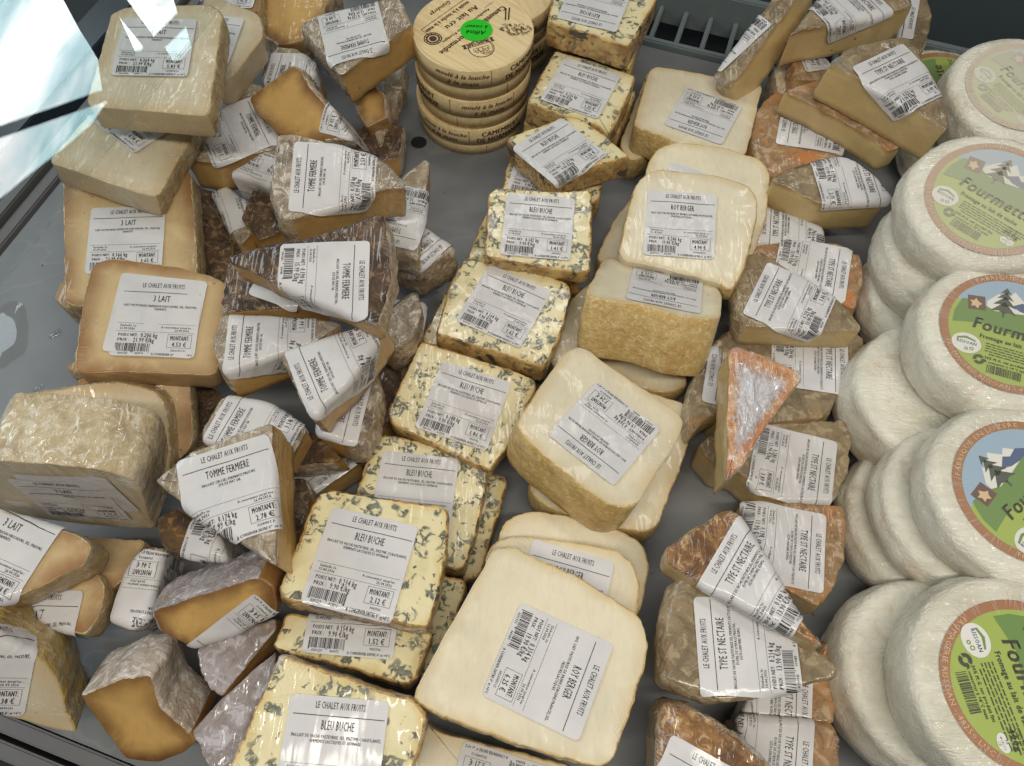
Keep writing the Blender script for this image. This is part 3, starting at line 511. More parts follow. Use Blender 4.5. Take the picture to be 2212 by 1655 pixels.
# ------------------------------------------------------------------ text, cached as flat triangle meshes
_tx = {}
def text_tris(s, res=1, shear=0.0):
    key = (s, res, shear)
    if key not in _tx:
        cu = bpy.data.curves.new('txt', 'FONT')
        cu.body = s; cu.size = 1.0; cu.resolution_u = res; cu.shear = shear; cu.space_character = 1.10
        ob = bpy.data.objects.new('txt', cu)
        col.objects.link(ob)
        dg = bpy.context.evaluated_depsgraph_get()
        me = bpy.data.meshes.new_from_object(ob.evaluated_get(dg))
        v = np.zeros(len(me.vertices) * 3); me.vertices.foreach_get('co', v); v = v.reshape(-1, 3)[:, :2].copy()
        f = [tuple(p.vertices) for p in me.polygons]
        bpy.data.objects.remove(ob); bpy.data.curves.remove(cu); bpy.data.meshes.remove(me)
        if len(v):
            v[:, 0] -= v[:, 0].min()
        _tx[key] = (v, f)
    return _tx[key]

class Print:
    """collects flat ink shapes in label coordinates (mm, origin at the label's top left, y down)"""
    def __init__(s):
        s.v = []; s.f = []; s.n = 0
    def add(s, v, f):
        s.v.append(v); s.f += [tuple(i + s.n for i in q) for q in f]; s.n += len(v)
    def text(s, t, x, y, h, w=None, cw=None, align='l', bold=0.0, res=1, shear=0.0):
        """cap height h, baseline y; total width w or width per character cw"""
        v, f = text_tris(t, res, shear)
        if not len(v): return
        v = v.copy()
        width = v[:, 0].max()
        tw = w if w else cw * len(t)
        v[:, 0] *= tw / width
        v[:, 1] *= h / .69
        if align == 'c': v[:, 0] -= tw / 2
        if align == 'r': v[:, 0] -= tw
        p = np.stack([x + v[:, 0], y - v[:, 1]], 1)
        s.add(p, f)
        if bold:
            s.add(p + np.array([bold, 0]), f)
    def rect(s, x0, y0, x1, y1, n=1):
        nx = max(1, int(abs(x1 - x0) / 1.6)); ny = max(1, int(abs(y1 - y0) / 1.6))
        xs = np.linspace(x0, x1, nx + 1); ys = np.linspace(y0, y1, ny + 1)
        v = np.array([(a, b) for b in ys for a in xs])
        f = [(j * (nx + 1) + i, (j + 1) * (nx + 1) + i, (j + 1) * (nx + 1) + i + 1, j * (nx + 1) + i + 1) for j in range(ny) for i in range(nx)]
        s.add(v, f)
    def box(s, x0, y0, x1, y1, t=.25):
        s.rect(x0, y0, x1, y0 + t); s.rect(x0, y1 - t, x1, y1); s.rect(x0, y0, x0 + t, y1); s.rect(x1 - t, y0, x1, y1)
    def poly(s, pts):
        s.add(np.array(pts, float), [tuple(range(len(pts)))])
    def ring(s, cx, cy, r0, r1, a0=0, a1=360, n=48):
        an = np.radians(np.linspace(a0, a1, n + 1)); v = []
        for a in an:
            v += [(cx + r0 * math.cos(a), cy - r0 * math.sin(a)), (cx + r1 * math.cos(a), cy - r1 * math.sin(a))]
        s.add(np.array(v), [(2 * i, 2 * i + 1, 2 * i + 3, 2 * i + 2) for i in range(n)])
    def arc_text(s, t, r, a_mid, h, cw, out=True, res=1):
        """text along a circle round the origin; out=True: letters stand outwards (top arc), else inwards (bottom arc)"""
        v, f = text_tris(t, res)
        v = v.copy(); v[:, 0] *= cw * len(t) / v[:, 0].max(); v[:, 0] -= cw * len(t) / 2; v[:, 1] *= h / .69
        if out:
            a = R(a_mid) - v[:, 0] / r; rr = r + v[:, 1]
        else:
            a = R(a_mid) + v[:, 0] / r; rr = r - v[:, 1]
        s.add(np.stack([rr * np.cos(a), -rr * np.sin(a)], 1), f)
    def arrays(s):
        return np.concatenate(s.v) if s.v else np.zeros((0, 2)), s.f

PRODUCT = {
    '3L': ('3 LAIT', ['LAIT PASTEURISES BREBIS/VACHE/CHEVRE, SEL, PRESURE,', 'FERMENTS'], '16.04.2026', '26.04.2026', '21.99', '0201232', '2026090101'),
    'TF': ('TOMME FERMIERE', ['ING:LAIT CRU,SEL,FERMENTS,PRESURE.', '29% DE MAT GR.'], '16.04.2026', '26.04.2026', '15.99', '0201281', 'F60440013'),
    'BB': ('BLEU BUCHE', ['ING:LAIT DE VACHE PASTEURISE, SEL, ENZYME COAGULANTE,', 'FERMENTS LACTIQUES ET AFFINAGE'], '15.04.2026', '25.04.2026', '9.90', '0201229', '9002766'),
    'RB': ('ROY BERGER', ['ING: LAIT PASTEURISE DE BREBIS,(ORIGINE:FRANCE),SEL,', 'PRESURE,LACTIQUES.'], '16.04.2026', '26.04.2026', '19.90', '0201571', '2026043113'),
    'SN': ('TYPE ST NECTAIRE', ['ING:LAIT DE VACHE PASTEURISE,SEL,FERMENTS LACTIQUES ET', 'FLORE DE SURFACE,PRESURE.', '15270 LANOBRE 45%MG'], '14.04.2026', '24.04.2026', '13.90', '0203945', '34'),
}
def price_print(prod, weight, amount, code):
    t, ing, d0, d1, kg, art, lot = PRODUCT[prod]
    p = Print(); W, H = 58.0, 61.5
    p.text('LE CHALET AUX FRUITS', W / 2 + 1, 6.6, 3.7, cw=1.45, align='c', bold=.08)
    p.rect(3.0, 10.2, 56.5, 10.65)
    p.text(t, W / 2 + 1, 17.8, 5.0, cw=1.9, align='c', bold=.12)
    y = 22.3
    for l in ing:
        p.text(l, W / 2 + 1, y, 1.75, cw=min(.98, 52.0 / len(l)), align='c', bold=.1); y += 2.5
    p.rect(2.5, 35.8, 56, 35.98)
    p.text('Emballe le:', 5, 38.6, 1.6, cw=.98, bold=.1); p.text(d0, 5, 41.0, 1.7, cw=.98, bold=.1)
    p.text("A consommer jusqu'au :", 54, 39.0, 1.6, cw=.98, align='r', bold=.1); p.text(d1, 47, 41.4, 1.7, cw=.98, align='c', bold=.1)
    p.rect(2.5, 42.2, 56, 42.38)
    p.text('POIDS NET:', 4.5, 46.2, 2.3, cw=1.3, bold=.15); p.text(weight + ' kg', 19.5, 46.8, 3.6, cw=1.4, bold=.16)
    p.text('PRIX :', 4.5, 50.0, 2.3, cw=1.3, bold=.15); p.text(kg + ' €/kg', 15, 50.7, 3.5, cw=1.4, bold=.16)
    rr = random.Random(code + art)
    x = 3.5
    while x < 26.5:
        w = rr.choice((.28, .28, .5, .5, .8)); p.rect(x, 51.6, x + w, 58.0 + (.9 if (x < 4.4 or 14.4 < x < 15.6 or x > 25.6) else 0)); x += w + rr.choice((.3, .3, .5, .75))
    p.text(art, 6, 60.2, 1.6, cw=.95, bold=.1); p.text(code, 17.5, 60.2, 1.6, cw=.95, bold=.1)
    p.box(38.0, 43.6, 54.5, 54.2, .22)
    p.text('MONTANT:', 46.2, 48.3, 3.5, cw=1.6, align='c', bold=.2); p.text(amount + ' €', 46.2, 53.2, 3.5, cw=1.6, align='c', bold=.2)
    p.text(lot, 46, 57.0, 1.6, cw=.98, align='c', bold=.1)
    p.text('A CONSERVER ENTRE 0° et +4°C', 56, 60.4, 1.75, cw=.98, align='r', bold=.12)
    return p.arrays()

# ------------------------------------------------------------------ cheeses cut from a wheel or block
def outline(pts, edges, rad):
    """round the corners, resample; returns points, edge kind per segment start, and the rounded polyline"""
    n = len(pts); P = [np.array(p, float) for p in pts]; out = []; kind = []
    for i in range(n):
        a, b, c = P[i - 1], P[i], P[(i + 1) % n]
        la, lc = np.linalg.norm(a - b), np.linalg.norm(c - b)
        d = min(rad, .42 * la, .42 * lc)
        p0 = b + (a - b) / la * d; p1 = b + (c - b) / lc * d
        for t in (0, .25, .5, .75, 1):
            q = p0 * (1 - t) ** 2 + b * 2 * t * (1 - t) + p1 * t * t
            out.append(q); kind.append(edges[i - 1] if t < .5 else edges[i])
        nx = P[(i + 2) % n]
        lb = lc; la2 = np.linalg.norm(nx - c); d2 = min(rad, .42 * lb, .42 * la2)
        p2 = c + (b - c) / lc * d2
        L = np.linalg.norm(p2 - p1); k = int(L / 2.6)
        for j in range(1, k + 1):
            t = j / (k + 1)
            out.append(p1 * (1 - t) + p2 * t); kind.append(edges[i])
    o = []; kk = []
    for p, e in zip(out, kind):
        if not o or np.linalg.norm(p - o[-1]) > .25:
            o.append(p); kk.append(e)
    return np.array(o), kk

def nearest(P, O):
    """signed distance (positive outside) and nearest point on the closed polyline O for points P"""
    A = O; B = np.roll(O, -1, 0); D = B - A; LL = (D ** 2).sum(1) + 1e-9
    best = np.full(len(P), 1e9); Q = np.zeros_like(P)
    ins = np.zeros(len(P), bool)
    for a, b, d, l in zip(A, B, D, LL):
        t = np.clip(((P - a) @ d) / l, 0, 1)
        q = a + t[:, None] * d
        dd = ((P - q) ** 2).sum(1)
        m = dd < best
        best[m] = dd[m]; Q[m] = q[m]
        cr = ((a[1] > P[:, 1]) != (b[1] > P[:, 1]))
        if cr.any():
            xx = (b[0] - a[0]) * (P[:, 1] - a[1]) / ((b[1] - a[1]) or 1e-9) + a[0]
            ins ^= cr & (P[:, 0] < xx)
    s = np.sqrt(best)
    return np.where(ins, -s, s), Q

def fold(P, O, T, h, rb=3.0, wob=None):
    """lay flat label points on the top face and bend what overhangs down over the edge"""
    s, Q = nearest(P, O)
    o = P - Q
    ln = np.linalg.norm(o, axis=1); ln[ln < 1e-6] = 1e-6
    o = o / ln[:, None] * np.where(s > 0, 1, -1)[:, None]
    out = np.zeros((len(P), 3)); out[:, :2] = P; out[:, 2] = T + h
    m = s > -rb
    arc = np.clip((s + rb) / rb, 0, math.pi / 2)
    over = np.clip(s + rb - rb * math.pi / 2, 0, None)
    lat = -rb + (rb + h) * np.sin(arc)
    lat = lat + np.clip((s + rb) / 5.0, 0, 1) * 1.5 * (h > .5) * (wob is not None)
    z = T - rb + (rb + h) * np.cos(arc) - over
    out[m, :2] = Q[m] + o[m] * lat[m][:, None]
    out[m, 2] = z[m]
    if wob is not None:
        f = np.clip(-s / 6, 0, 1)
        out[:, 2] += f * (.35 + .35 * np.sin(P[:, 0] * .13 + wob) * np.cos(P[:, 1] * .11 + wob * 2))
    return out

def label_grid(W, H, r=3.2, n=36):
    xs = np.linspace(0, W, n + 1); ys = np.linspace(0, H, n + 1)
    v = np.array([(x, y) for y in ys for x in xs])
    for cx, cy, sx, sy in ((r, r, -1, -1), (W - r, r, 1, -1), (W - r, H - r, 1, 1), (r, H - r, -1, 1)):
        m = ((v[:, 0] - cx) * sx > 0) & ((v[:, 1] - cy) * sy > 0)
        d = v[m] - (cx, cy)
        k = np.maximum(np.abs(d[:, 0]), np.abs(d[:, 1])) / np.maximum(np.linalg.norm(d, axis=1), 1e-6)
        v[m] = np.array((cx, cy)) + d * k[:, None]
    f = [(j * (n + 1) + i, (j + 1) * (n + 1) + i, (j + 1) * (n + 1) + i + 1, j * (n + 1) + i + 1) for j in range(n) for i in range(n)]
    return v, f

def put_label(root, O, T, spec, idx):
    prod, w, am, code, cx, cy, ang, W, H = spec
    ca, sa = math.cos(R(ang)), math.sin(R(ang))
    def place(v):
        x = v[:, 0] - W / 2; y = H / 2 - v[:, 1]
        return np.stack([cx + x * ca - y * sa, cy + x * sa + y * ca], 1)
    v, f = label_grid(W, H)
    wob = (hash_(code + prod) % 100) / 16.0 if code else 1.0
    P = fold(place(v), O, T, .80 + .3 * idx, wob=wob)
    lb = mesh_obj('price_label', P / 1000, [q[::-1] for q in f], paper_mat(), root, attrs={'seed': np.full(len(P), wob)})
    if 'blank' in prod:
        return
    v, f = price_print(prod, w, am, code)
    P = fold(place(v), O, T, 1.02 + .3 * idx, wob=wob)
    mesh_obj('label_print', P / 1000, [q[::-1] for q in f], INKS[hash_(code) % 3], lb, smooth=False)

@cached
def crease_mat():
    m, nt, out = new_mat('film_fold'); g = G(nt)
    b = g.node('ShaderNodeBsdfPrincipled')
    b.inputs['Base Color'].default_value = (.86, .87, .88, 1); b.inputs['Roughness'].default_value = .22
    b.inputs['Alpha'].default_value = .24; b.inputs['Specular IOR Level'].default_value = .8
    nt.links.new(b.outputs[0], out.inputs['Surface'])
    return m

def creases(root, O, T, level, seed, reach=0):
    """folds of the stretched wrapping film: thin tapered ridges, bundled across the edges and strewn over the face"""
    rr = random.Random(seed)
    n = len(O); cen = O.mean(0)
    tang = np.roll(O, -1, 0) - np.roll(O, 1, 0); tang /= np.linalg.norm(tang, axis=1)[:, None] + 1e-9
    nor = np.stack([tang[:, 1], -tang[:, 0]], 1)
    paths = []
    for bundle in range({1: 3, 2: 7, 3: 12}[level]):
        i0 = rr.randrange(n); m = rr.randint(4, {1: 7, 2: 12, 3: 18}[level]); lean = rr.uniform(-1.0, 1.0)
        off = rr.uniform(-4, 3); ln = rr.uniform(.6, 1.3)
        for j in range(m):
            i = (i0 + j) % n
            a = O[i]; nn = nor[i] + tang[i] * (lean + rr.uniform(-.06, .06)); nn = nn / np.linalg.norm(nn)
            s0 = off - rr.uniform(3, 8) * ln; s1 = off + rr.uniform(3, 9) * ln + (rr.uniform(.2, 1) * reach if reach else 0)
            st = int((s1 - s0) / 1.5) + 2; ph = rr.uniform(0, 6)
            t = np.linspace(0, 1, st + 1)[:, None]
            paths.append(a + nn * (s0 + (s1 - s0) * t) + tang[i] * .4 * np.sin(ph + 3 * t))
    for c in range({1: 1, 2: 3, 3: 5}[level]):
        i = rr.randrange(n); q = rr.uniform(.3, .9); p0 = cen + (O[i] - cen) * q
        an0 = rr.uniform(0, 6.28); cur = rr.uniform(-.05, .05); gap = rr.uniform(1.2, 3.0); L0 = rr.uniform(8, 24)
        for j in range(rr.randint(3, 6)):
            an = an0 + rr.uniform(-.08, .08); L = L0 * rr.uniform(.5, 1.1); st = int(L / 1.5) + 2
            p = p0 + np.array((-math.sin(an0), math.cos(an0))) * gap * j + np.array((math.cos(an0), math.sin(an0))) * rr.uniform(-3, 3); pts = []
            for t in range(st + 1):
                pts.append(p.copy()); an += cur; p = p + np.array((math.cos(an), math.sin(an))) * L / st
            paths.append(np.array(pts))
    LL = []; CC = []; RR = []; F = []; base = 0
    for P in paths:
        w = rr.uniform(.08, .24)
        d = np.gradient(P, axis=0); d /= np.linalg.norm(d, axis=1)[:, None] + 1e-9
        sidev = np.stack([-d[:, 1], d[:, 0]], 1)
        k = len(P); tp = np.sin(np.linspace(.06, math.pi - .06, k)) ** .6
        LL.append(P + sidev * (w * tp)[:, None]); RR.append(P - sidev * (w * tp)[:, None]); CC.append(P)
        F += [(base + t, k) for t in range(k - 1)]; base += k
    if not paths: return
    A = np.concatenate(LL); C = np.concatenate(CC); B = np.concatenate(RR); m = len(A)
    V = np.concatenate([fold(A, O, T, .35, 2.2), fold(C, O, T, .75, 2.2), fold(B, O, T, .35, 2.2)])
    ok = V[:, 2] > .5
    Q = []
    for t, k in F:
        for f in ((t, t + 1, t + 1 + m, t + m), (t + m, t + 1 + m, t + 1 + 2 * m, t + 2 * m)):
            if ok[list(f)].all(): Q.append(f)
    o = mesh_obj('film_folds', V / 1000, Q, crease_mat(), root)
    o['kind'] = 'stuff'

def crumple(root, O, T, seed):
    """bunched, milky wad of wrapping film lying on the face"""
    m, nt, out = new_mat('bunched_film'); g = G(nt)
    bs = g.node('ShaderNodeBsdfPrincipled'); tc = nt.nodes.new('ShaderNodeTexCoord')
    bs.inputs['Base Color'].default_value = (.74, .73, .76, 1); bs.inputs['Roughness'].default_value = .25; bs.inputs['Coat Weight'].default_value = 1.0
    n = g.noise(g.stretch(tc.outputs['Object'], (1, .4, 1), (0, 0, .3)), 260, 3, .6, 1.5)
    g.set(bs.inputs['Normal'], g.bump(n, 1.0, .003))
    edge = g.attr('rim')
    g.set(bs.inputs['Alpha'], g.math('MULTIPLY', g.ramp(g.math('ADD', edge, g.math('MULTIPLY', g.math('SUBTRACT', n, .5), .9)), .1, .55), .8))
    nt.links.new(bs.outputs[0], out.inputs['Surface'])
    cen = O.mean(0); V = []; rim = []; F = []; NR = 12; n_ = len(O)
    for r in range(NR + 1):
        q = .92 * r / NR
        for i in range(n_):
            p = cen + (O[i] - cen) * q
            a = 1 - abs(noise.noise((p[0] * .11 + seed, p[1] * .06, 2.0))) * 2.2
            bq = 1 - abs(noise.noise((p[0] * .22, p[1] * .15 + seed, 7.0))) * 2.2
            h = (max(0, a) * 2.6 + max(0, bq) * 1.4) * (1 - (r / NR) ** 3)
            V.append((p[0], p[1], T + .7 + h)); rim.append(1 - r / NR)
    for r in range(NR):
        for i in range(n_):
            a, c = r * n_ + i, r * n_ + (i + 1) % n_
            F.append((a, a + n_, c + n_, c))
    mesh_obj('bunched_film', np.array(V) / 1000, F, m, root, attrs={'rim': rim})

def hash_(s):
    h = 7
    for c in s: h = (h * 31 + ord(c)) % 100003
    return h

def finishes(kind, ex):
    """paste, top rind, edge rind"""
    film = ex.get('film', 1)
    if kind == 'lait':
        rc = ex.get('rindc')
        p = paste_mat(lin(208, 182, 136) if film < 2 else lin(212, 200, 172), lin(150, 108, 66) if film < 2 else lin(198, 174, 134), film, 0.0, 1.15)
        pale = film == 3
        r = rind_mat(rc or (lin(190, 170, 132) if pale else lin(176, 150, 104)), lin(206, 172, 88) if rc else (lin(206, 190, 156) if pale else lin(196, 172, 124)), lin(220, 212, 192) if pale else lin(212, 200, 172), lin(168, 150, 122) if pale else lin(150, 132, 104), max(film, 1), 1.2, .6, .55, .6)
        return p, r, r
    if kind == 'roy':
        r = rind_mat(lin(200, 168, 104), lin(214, 186, 126), lin(226, 206, 154), lin(184, 150, 90), 1, 2.0, .45, .55, .7)
        return paste_mat(lin(226, 216, 188), lin(214, 194, 152), min(film, 1), 0.0, .7), r, r
    if kind == 'bleu':
        return bleu_mat(film), bleu_rind_mat(), bleu_rind_mat()
    if kind == 'tomme':
        p = paste_mat(lin(206, 166, 100), lin(116, 78, 42), min(film, 2), .3, 1.1)
        edge = rind_mat(lin(158, 136, 110), lin(186, 166, 138), lin(216, 206, 188), lin(122, 98, 76), max(2, film), 1.1, .8, .56, .4)
        if ex.get('purple') == 2:
            r = rind_mat(lin(176, 160, 142), lin(194, 182, 168), lin(214, 206, 198), lin(150, 120, 96), 3, .9, .8, .58, .4)
            edge = r
        elif ex.get('purple'):
            r = rind_mat(lin(148, 138, 134), lin(168, 158, 158), lin(196, 190, 194), lin(138, 112, 84), 3, .9, .9, .58, .3)
            edge = r
        elif ex.get('dark') == 2:
            r = rind_mat(lin(78, 56, 34), lin(110, 80, 44), lin(150, 112, 58), lin(60, 40, 30), film)
        elif ex.get('dark'):
            r = rind_mat(lin(66, 50, 36), lin(96, 74, 54), lin(138, 114, 86), lin(46, 36, 30), film)
        else:
            r = rind_mat(lin(138, 122, 100), lin(166, 150, 126), lin(206, 198, 182), lin(94, 80, 66), film, 1.0, .8, .58, .2)
        return p, r, edge
    o = ex.get('orange'); film = ex.get('film', 1)
    p = paste_mat(lin(210, 184, 130), lin(146, 108, 62), min(film, 1), .35)
    edge = rind_mat(lin(172, 150, 116), lin(196, 178, 146), lin(218, 208, 186), lin(180, 128, 78), max(1, film), 1.0, .8, .58, .3)
    if o == 2: r = rind_mat(lin(194, 140, 92), lin(204, 160, 116), lin(226, 208, 190), lin(184, 118, 64), 3, .8, .7, .54)
    elif o:
        r = rind_mat(lin(142, 116, 84), lin(164, 124, 82), lin(184, 162, 130), lin(190, 122, 66), film, .8, .7, .54)
        edge = rind_mat(lin(170, 134, 92), lin(186, 138, 86), lin(204, 180, 146), lin(194, 122, 62), film, .8, .7, .53)
    elif ex.get('pale'): r = rind_mat(lin(190, 172, 140), lin(210, 196, 168), lin(224, 216, 200), lin(190, 140, 90), film)
    elif ex.get('brown'): r = rind_mat(lin(130, 92, 54), lin(160, 118, 72), lin(196, 164, 118), lin(98, 66, 40), film)
    else: r = rind_mat(lin(120, 104, 78), lin(146, 128, 98), lin(172, 154, 124), lin(160, 116, 72), film, .8, .6, .6, .3)
    return p, r, edge

RAD = dict(lait=8, roy=9, bleu=5, tomme=3.5, nect=4)
BEV = dict(lait=.9, roy=.9, bleu=1.6, tomme=1.8, nect=1.9)
FINE = dict(lait=.45, roy=.45, bleu=.5, tomme=.6, nect=.55)

def make_cheese(row):
    k, kind, org, n, T, pts, edges, labs, ex = row
    O, kinds = outline(pts, edges, RAD[kind] if not ex.get('slim') else 4)
    N = len(O); seed = (hash_(k) % 997) / 40.0
    nv = Vector(n).normalized()
    M = frame([c / 1000 for c in org], n)
    root = empty(NAME[kind], M @ Matrix.Translation((0, 0, -T / 1000)))
    tag(root, DESC[k], 'cheese', GROUP[kind])
    paste, rind, rind_edge = finishes(kind, ex)
    # material of the top face: cut face for blocks and "flip" wedges, rind for wedges lying rind up
    rind_top = kind in ('tomme', 'nect') and not ex.get('flip')
    rb = BEV[kind]; cen = O.mean(0)
    # outward normals
    tang = np.roll(O, -1, 0) - np.roll(O, 1, 0); tang /= np.linalg.norm(tang, axis=1)[:, None] + 1e-9
    nor = np.stack([tang[:, 1], -tang[:, 0]], 1)
    kb = np.array([float(q) for q in kinds])
    for _ in range(3): kb = (kb + np.roll(kb, 1) + np.roll(kb, -1)) / 3
    bul = dict(lait=.8, roy=1.2, nect=2.0, tomme=1.8, bleu=.2)[kind] * kb
    if T > 44: bul = bul * 1.8
    if ex.get('slim'): bul = bul * .2
    # gentle outline wobble
    wob = np.array([noise.noise((p[0] * .09 + seed, p[1] * .09, seed)) for p in O]) * (.9 if kind != 'bleu' else .8)
    wob += np.array([noise.noise((p[0] * .45 + seed, p[1] * .45, seed + 4)) for p in O]) * FINE[kind] * (.4 + kb)
    O = O + nor * wob[:, None]
    rings = []          # (xy array, z)
    def ring(ins, z, b=0.0):
        rings.append((O - nor * ins + nor * (bul * b)[:, None], z))
    inner = []
    for sc in (.25, .5, .7, .84, .93):
        inner.append(cen + (O - nor * rb - cen) * sc)
    for q in inner: rings.append((q, T))
    ring(rb, T); ring(rb * .55, T - rb * .1); ring(rb * .18, T - rb * .42); ring(0, T - rb, .1)
    ns = max(3, int((T - 2 * rb) / 6))
    for j in range(1, ns):
        t = j / ns; ring(0, T - rb - (T - 2 * rb) * t, math.sin(math.pi * t) * .9 + .1)
    ring(0, rb, .1); ring(rb * .3, rb * .3); ring(rb, 0)
    V = [(cen[0], cen[1], T)]; rim = [1.0]
    amp = dict(lait=.5, roy=.5, bleu=.7, tomme=1.0, nect=1.0)[kind]
    for ri, (q, z) in enumerate(rings):
        top = ri <= 5
        sd = None
        if top:
            d, _ = nearest(q, O); sd = np.clip(-d / 14.0, 0, 1)
        else:
            sd = np.full(N, .0 if True else 0)
        for i in range(N):
            x, y, zz = q[i][0], q[i][1], z
            a = noise.noise((x * .06 + seed, y * .06 + 3.1, zz * .08 + seed * .7)) + .6 * noise.noise((x * .21 + seed, y * .21, zz * .22))
            if top:
                zz += a * .28 * amp * (1 if ri < 5 else .8)
            else:
                rr = amp * (.55 + .9 * kb[i])
                x += nor[i][0] * a * rr; y += nor[i][1] * a * rr
            V.append((x, y, zz)); rim.append(sd[i])
    b0 = len(V)
    V.append((cen[0], cen[1], 0)); rim.append(0)
    V = np.array(V); rim = np.array(rim)
    F = []; mi = []
    ix = lambda r, i: 1 + r * N + i % N
    for i in range(N):
        F.append((0, ix(0, i), ix(0, i + 1))); mi.append(1 if rind_top else 0)
    R_ = len(rings)
    for r in range(R_ - 1):
        for i in range(N):
            F.append((ix(r, i), ix(r + 1, i), ix(r + 1, i + 1), ix(r, i + 1)))
            if r < 5: mi.append(1 if rind_top else 0)
            elif r < 7 and rind_top: mi.append(1)
            else: mi.append(2 if kinds[i] else 0)
    for i in range(N):
        F.append((ix(R_ - 1, i + 1), ix(R_ - 1, i), b0)); mi.append(3)
    # for the long cut sides the paste darkens towards top and bottom rind: rim attribute from height
    side = np.arange(len(V)) > 6 * N
    if rind_top:
        hz = np.minimum(V[:, 2], T - V[:, 2])
        rim = np.where(side, np.clip(.16 + hz / 11.0, 0, 1), rim)
    else:
        rim = np.where(side, .35, rim)
    sd = np.full(len(V), seed)
    mi = np.array(mi)
    for nm, which, mat in (('paste', 0, paste), ('rind', 1, rind), ('rind_edge' if rind_top else 'rind', 2, rind_edge), ('underside', 3, rind if rind_top else paste)):
        sel = [f for f, m in zip(F, mi) if m == which]
        if not sel: continue
        runs = [sel]
        if which == 2 and not all(kinds):
            # every separate stretch of rind is a part of its own
            start = next(i for i in range(N) if kinds[i] and not kinds[i - 1])
            run_of = {}; rid = -1
            for t in range(N):
                i = (start + t) % N
                if kinds[i]:
                    if not kinds[i - 1]: rid += 1
                    run_of[i] = rid
            runs = [[] for _ in range(rid + 1)]
            for f in sel: runs[run_of[(f[0] - 1) % N]].append(f)
        for sub in runs:
            used = np.unique(np.concatenate([np.array(f) for f in sub]))
            re = {int(a): j for j, a in enumerate(used)}
            mesh_obj(nm, V[used] / 1000, [tuple(re[a] for a in f) for f in sub], mat, root, attrs={'rim': rim[used], 'seed': sd[used]})
    for li, sp in enumerate(labs):
        put_label(root, O, T, sp, li)
    if ex.get('crumple'): crumple(root, O, T, seed)
    lv = ex.get('film', 1 if hash_(k) % 3 else 0)
    if (lv and kind != 'bleu' or lv > 1) and not ex.get('purple'):
        creases(root, O, T, lv, k, ex.get('reach', 0))
    return root

for row in ITEMS:
    make_cheese(row)

# ------------------------------------------------------------------ round cheeses (white rind, printed round label)
@cached
def bloom_mat():
    m, nt, out = new_mat('white_bloom_rind'); g = G(nt); v = g.coords()
    c = g.mix(g.ramp(g.noise(v, 22, 4, .6), .35, .7), lin(228, 224, 208), lin(208, 203, 184))
    c = g.mix(g.math('MULTIPLY', g.ramp(g.noise(v, 40, 4, .65, .5), .56, .70), .55), c, lin(206, 178, 150))
    c = g.mix(g.math('MULTIPLY', g.ramp(g.noise(v, 130, 4, .7), .62, .72), .35), c, lin(170, 150, 120))
    cells = g.vor(g.stretch(v, (1, 1, .5), (0, 0, 0)), 125, 'DISTANCE_TO_EDGE')
    wr = g.noise(g.stretch(v, (.22, 1, 1.0), (.3, .2, .4)), 150, 3, .6, 1.6)
    rg = g.math('SUBTRACT', 1.0, g.math('MULTIPLY', g.math('ABSOLUTE', g.math('SUBTRACT', wr, .5)), 6.0), True)
    where = g.ramp(g.noise(v, 18, 1), .44, .6)
    h = g.math('ADD', g.math('MULTIPLY', g.math('MINIMUM', cells, .25), g.math('MULTIPLY', where, 1.6)), g.math('MULTIPLY', rg, .55))
    n = g.bump(h, .45, .0014)
    cn = g.bump(h, .8, .0026)
    return finish(m, g, out, c, .55, n, 1.0, cn, .1, .4, .09)

LAB = {k: simple_mat('label_' + k, c, .45, 0, .3) for k, c in dict(brown=lin(172, 122, 80), green=lin(164, 180, 84), dark_green=lin(112, 146, 72), blue=lin(150, 176, 198),
       white=lin(226, 224, 216), tree=lin(58, 70, 56), plum=lin(96, 62, 60), ink=lin(44, 52, 34), cream=lin(216, 184, 140), navy=lin(60, 84, 130)).items()}

def flat_part(name, pr, mat, parent, z):
    v, f = pr.arrays()
    P = np.zeros((len(v), 3)); P[:, 0] = v[:, 0]; P[:, 1] = -v[:, 1]; P[:, 2] = z
    return mesh_obj(name, P / 1000, [q[::-1] for q in f], mat, parent, smooth=False)

def disc_pts(r, a0=0, a1=360, n=64, ry=None, cx=0, cy=0):
    return [(cx + r * math.cos(R(a0 + (a1 - a0) * i / n)), cy - (ry or r) * math.sin(R(a0 + (a1 - a0) * i / n))) for i in range(n + (0 if a1 - a0 >= 360 else 1))]

def faded(k, f):
    """print seen through clinging, misted film: paler paper and ink"""
    base = {'brown': lin(160, 106, 66), 'green': lin(158, 178, 74), 'dark_green': lin(100, 136, 62), 'blue': lin(150, 176, 198), 'white': lin(226, 224, 216), 'tree': lin(58, 70, 56), 'plum': lin(96, 62, 60), 'ink': lin(44, 52, 34), 'cream': lin(216, 184, 140), 'navy': lin(60, 84, 130)}[k]
    w = lin(222, 216, 198)
    return simple_mat('misted_' + k, tuple(a * (1 - f) + c * f for a, c in zip(base, w)), .45, 0, .3)

